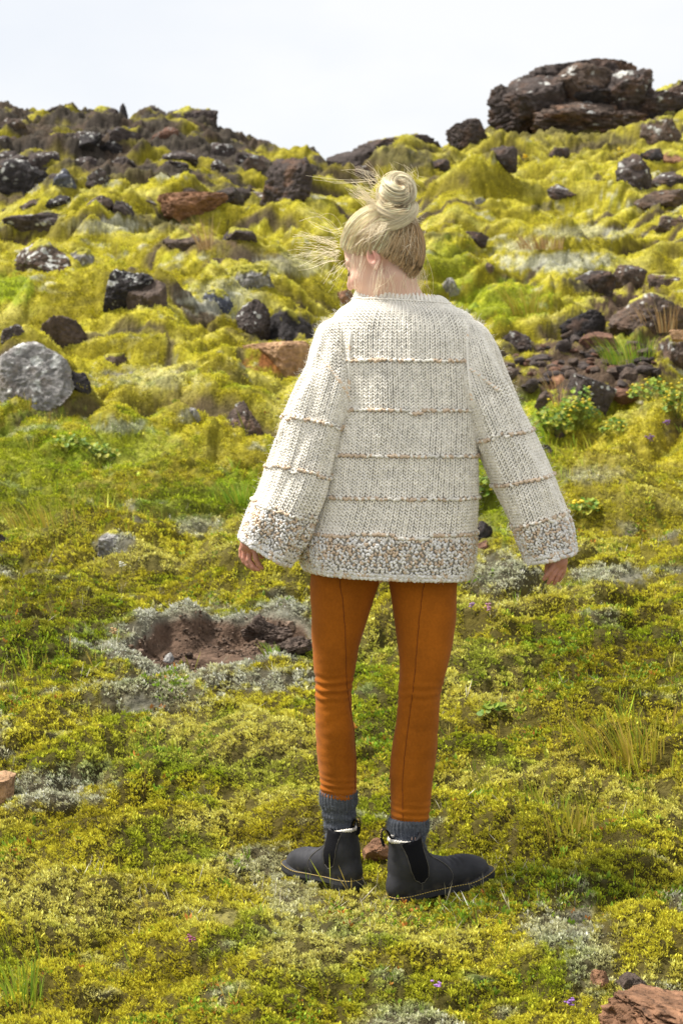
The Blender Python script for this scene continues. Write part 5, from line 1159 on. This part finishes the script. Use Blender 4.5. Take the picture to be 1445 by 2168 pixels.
    t_ = np.linspace(-.15, 1.15, 20) * math.pi; lp = np.stack([-.058 - .006 * np.sin(t_) - .004, .0 * t_, .164 + .030 * np.sin(t_)], -1); lp[:, 0] += -.012 * np.cos(t_) ; wv = .007
    A_ = lp + [0, wv, 0]; B_ = lp - [0, wv, 0]; G_ = np.stack([A_, B_], 1).reshape(-1, 3); G2 = G_ + np.array([.0016, 0, .0012]); V_ = np.concatenate([G_, G2]); fc = grid_faces(20, 2)
    part('pull_loop', tw(V_), np.concatenate([fc, fc[:, ::-1] + 40]), M_gore, parent=b_)
    i_ = np.arange(12); st_ = lp[4:16] + np.array([-.001, 0, 0]); Vt, Ft = tube_mesh(np.stack([st_ + [0, .003, 0], st_ - [0, .003, 0]], 1), np.full((12, 2), .0007), 3); part('loop_stitching', tw(Vt), Ft, M_thread, parent=b_)
    return b_
# heel positions on the ground; the boots are turned outwards
boot((float(P(722, 1860, 4.57)[0]), 4.57, -.026), math.radians(180 - 46), math.radians(2), 0, 1, .95)
boot((float(P(878, 1880, 4.50)[0]), 4.485, -.040), math.radians(25), math.radians(-6), 0, -1, 1.05)

# ------------------------------------------------------------------ single plants
M_leaf = material('leaf', .55, .3, trans=.3)
def empty(name, loc, label, cat, group=None):
    o = bpy.data.objects.new(name, None); sc.collection.objects.link(o); o.location = tuple(loc); return tag(o, label, cat, group)
def blades(n, h, w_, spread, lean, cols, seed, bendv=(0, 0)):
    r = np.random.default_rng(seed); a = r.uniform(0, 6.28, n); rr_ = spread * np.sqrt(r.random(n)); b = np.stack([rr_ * np.cos(a), rr_ * np.sin(a), 0 * a - .01], -1)
    d = np.stack([np.cos(a) * lean * r.uniform(.2, 1, n) + bendv[0], np.sin(a) * lean * r.uniform(.2, 1, n) + bendv[1], np.ones(n)], -1); hh = h * r.uniform(.5, 1.1, n)
    t = np.linspace(0, 1, 5); C = b[:, None] + d[:, None] * (t[None, :, None] * hh[:, None, None]); C[..., :2] += (d[:, None, :2] * (t[None, :, None] ** 2) * hh[:, None, None] * .6); C[..., 2] -= (t ** 2)[None] * hh[:, None] * .18
    sd_ = np.stack([-np.sin(a * 3), np.cos(a * 3), 0 * a], -1)[:, None] * (w_ * (1 - t) ** .7)[None, :, None]
    V = np.stack([C - sd_, C + sd_], 2).reshape(-1, 3); i = np.arange(n)[:, None] * 10; f = np.concatenate([np.concatenate([i + 2 * k, i + 2 * k + 1, i + 2 * k + 3, i + 2 * k + 2], 1) for k in range(4)])
    cc = np.array(cols)[r.integers(len(cols), size=n)] * r.uniform(.75, 1.2, n)[:, None]; return V, f, np.repeat(cc, 10, 0)
GR = dict(yellow=[(.42, .36, .04), (.30, .34, .03), (.5, .38, .08)], green=[(.20, .34, .03), (.28, .40, .03), (.38, .40, .05)], dry=[(.42, .27, .12), (.34, .2, .08), (.5, .38, .2)])
for i, (px, row, h, sp, tone, n, lb) in enumerate([
        (1112, 668, .38, .16, 'yellow', 170, 'yellow green grass tuft right of the shoulder above the mossy mound'), (1142, 532, .26, .30, 'dry', 170, 'low olive brown grass patch high on the right slope'),
        (437, 528, .50, .10, 'dry', 40, 'thin tan grass stalks in the hollow on the left slope'), (1392, 704, .40, .20, 'dry', 130, 'dry pinkish brown grass tuft at the right edge above the rubble'),
        (1330, 770, .30, .22, 'green', 160, 'fresh green grass tuft at the right end of the rubble'), (505, 1068, .17, .10, 'green', 130, 'bright green grass tuft left of the left cuff'),
        (1325, 1600, .17, .12, 'yellow', 150, 'tall thin yellow grass tuft on the right, level with the shins'), (1165, 1745, .09, .12, 'yellow', 150, 'straggly yellow grass tuft right of the right boot'),
        (30, 2110, .10, .06, 'green', 90, 'green grass tuft in the bottom left corner'), (100, 1110, .15, .20, 'yellow', 170, 'soft yellow green grass patch on the left, level with the cuffs'),
        (815, 1030, .12, .1, 'green', 40, 'grass behind the sweater'), (1180, 860, .45, .04, 'dry', 14, 'few tall dry stalks standing over the rubble'), (575, 1385, .07, .03, 'green', 40, 'small pale grass tuft in the bare soil pit')]):
    if px == 815: continue
    b = hit(px, row, True); V, f, c = blades(n, h, .0016 + .0009 * b[1] / 5, sp, .35, GR[tone], 60 + i, (-.15, 0)); e = make_mesh('grass_tuft', V, f, M_leaf, col=c, smooth=False); e.location = tuple(b); tag(e, lb, 'grass tuft', 'grass tufts on the slope')
def leafy(px, row, w_, h_, nleaf, lb, i, flower=0, tone=((.12, .22, .02), (.24, .32, .03), (.38, .38, .04)), ls=.015):
    r = np.random.default_rng(700 + i); b = hit(px, row, True); k = b[1] / F; W_, H_ = w_ * k, h_ * k
    e = empty('leafy_plant', b, lb, 'plant', 'leafy plants')
    a = r.uniform(0, 6.28, nleaf); q = np.sqrt(r.random(nleaf)); x = q * np.cos(a) * W_ / 2; y = q * np.sin(a) * W_ * .35; z = H_ * (1 - q ** 2 * .7) * r.uniform(.35, 1, nleaf)
    nl = 9; t = np.linspace(0, 2 * math.pi, nl + 1)[:-1]; rim = np.stack([np.cos(t) * (1 + .15 * np.cos(t * 3)), np.sin(t), .25 * np.cos(t) ** 2], -1); Vs = []
    N_ = np.stack([r.normal(0, .5, nleaf), r.normal(-.35, .4, nleaf), np.ones(nleaf)], -1); N_ /= np.linalg.norm(N_, axis=1)[:, None]; A_ = np.cross(N_, [0.3, 1, 0]); A_ /= np.linalg.norm(A_, axis=1)[:, None]; B_ = np.cross(N_, A_)
    s_ = ls * r.uniform(.5, 1.2, nleaf) * max(1, b[1] / 11); ctr = np.stack([x, y, z], -1)
    V = ctr[:, None] + (A_[:, None] * rim[None, :, 0:1] + B_[:, None] * rim[None, :, 1:2] + N_[:, None] * rim[None, :, 2:3]) * s_[:, None, None]
    V = np.concatenate([ctr[:, None], V], 1).reshape(-1, 3); i0 = np.arange(nleaf)[:, None] * (nl + 1); f = np.concatenate([np.concatenate([i0, i0 + 1 + j, i0 + 1 + (j + 1) % nl], 1) for j in range(nl)])
    cc = np.array(tone)[r.choice(3, nleaf, p=(.4, .35, .25))] * r.uniform(.7, 1.2, nleaf)[:, None]
    make_mesh('foliage', V, f, M_leaf, parent=e, col=np.repeat(cc, nl + 1, 0), smooth=False)
    n2 = nleaf // 3; C = np.stack([np.stack([x[:n2] * .3, y[:n2] * .3, 0 * x[:n2] - .02], -1), np.stack([x[:n2] * .8, y[:n2] * .8, z[:n2] * .6], -1), ctr[:n2]], 1)
    V, f = tube_mesh(C, np.full((n2, 3), .0016)); make_mesh('stems', V, f, M_leaf, parent=e, col=np.repeat(np.array([[.2, .22, .04]]), len(V), 0))
    if flower:
        for _ in range(flower):
            c3 = ctr[r.integers(nleaf)] + [0, -.01, r.uniform(.01, .05)]; make_mesh('blossom', c3 + ICO[3][0] * [.012, .012, .007], ICO[3][1], M_leaf, parent=e, col=np.repeat(np.array([[.72, .58, .04]]), len(ICO[3][0]), 0))
for i, a in enumerate([(1165, 915, 95, 60, 170, 'bright green leafy plant close to the right elbow', 1, 8), (1225, 905, 90, 95, 190, 'taller yellow green leafy plant with yellow flowers below the big dark boulder', 2, 26),
                       (1380, 850, 110, 50, 150, 'spreading leafy plant with yellow tips right of the big dark boulder', 3, 24), (1430, 880, 70, 70, 110, 'leafy green plant cut by the right edge', 4, 10),
                       (1300, 920, 70, 35, 80, 'low leafy plant between the two yellow flowered ones', 5, 5), (1022, 1060, 50, 60, 90, 'small leafy plant in the gap between body and right sleeve', 6, 4),
                       (1045, 1512, 70, 30, 26, 'pale green herb with narrow leaves right of the knees', 7, 0), (1235, 1095, 90, 40, 110, 'yellow green leafy mat beside the right cuff', 8, 10),
                       (215, 980, 90, 40, 120, 'pale green leafy patch on the left slope', 9, 0), (150, 950, 80, 30, 90, 'small leafy patch under the big grey boulder', 10, 2)]):
    leafy(a[0], a[1], a[2], a[3], a[4], a[5], a[6], a[7])
for i, (px, row, lb, c) in enumerate([(1408, 914, 'purple flower head near the right edge, above the mounds', (.22, .10, .30)), (1374, 944, 'tiny purple flower left of the larger purple one', (.22, .10, .30)), (998, 1303, 'mauve flower just right of the right thigh', (.40, .22, .46)),
                                      (1032, 1310, 'pinkish flower next to the mauve one by the thigh', (.50, .25, .35)), (924, 2116, 'single violet flower low in the foreground moss', (.42, .22, .55)), (405, 2018, 'dark pink flower in the foreground on the left', (.30, .08, .16)),
                                      (1204, 2155, 'violet flower at the bottom edge beside the brown rock', (.36, .18, .5)), (243, 1358, 'cream orange flower above the left end of the pit', (.62, .42, .2)), (258, 1215, 'white flower head on the left slope', (.7, .7, .6)),
                                      (1110, 347, 'yellow flower tuft high on the right slope', (.75, .55, .02)), (1308, 330, 'small yellow flower below the great outcrop', (.75, .6, .05))]):
    b = hit(px, row, True); e = empty('flower', b, lb, 'flower', 'flowers in the moss'); s_ = .0042 * max(1, (b[1] / 4.5) ** .9); r = np.random.default_rng(900 + i)
    n = 14; ctr = r.normal(0, 1, (n, 3)) * s_ * 1.1 + [0, -.01, .025 + s_ * 3]; a_ = ICO[3][0]; V = (ctr[:, None] + a_[None] * s_ * r.uniform(.5, 1, n)[:, None, None] * [1, 1, .5]).reshape(-1, 3); f = (np.arange(n)[:, None, None] * len(a_) + ICO[3][1][None]).reshape(-1, 3)
    make_mesh('petals', V, f, M_leaf, parent=e, col=np.repeat(np.array([c]), len(V), 0)); V, f = tube_mesh(np.array([[[0, 0, -.01], [0, 0, .02], [0, -.01, .025 + s_ * 3]]]), np.full((1, 3), s_ * .2)); make_mesh('stem', V, f, M_leaf, parent=e, col=np.repeat(np.array([[.15, .2, .04]]), len(V), 0))
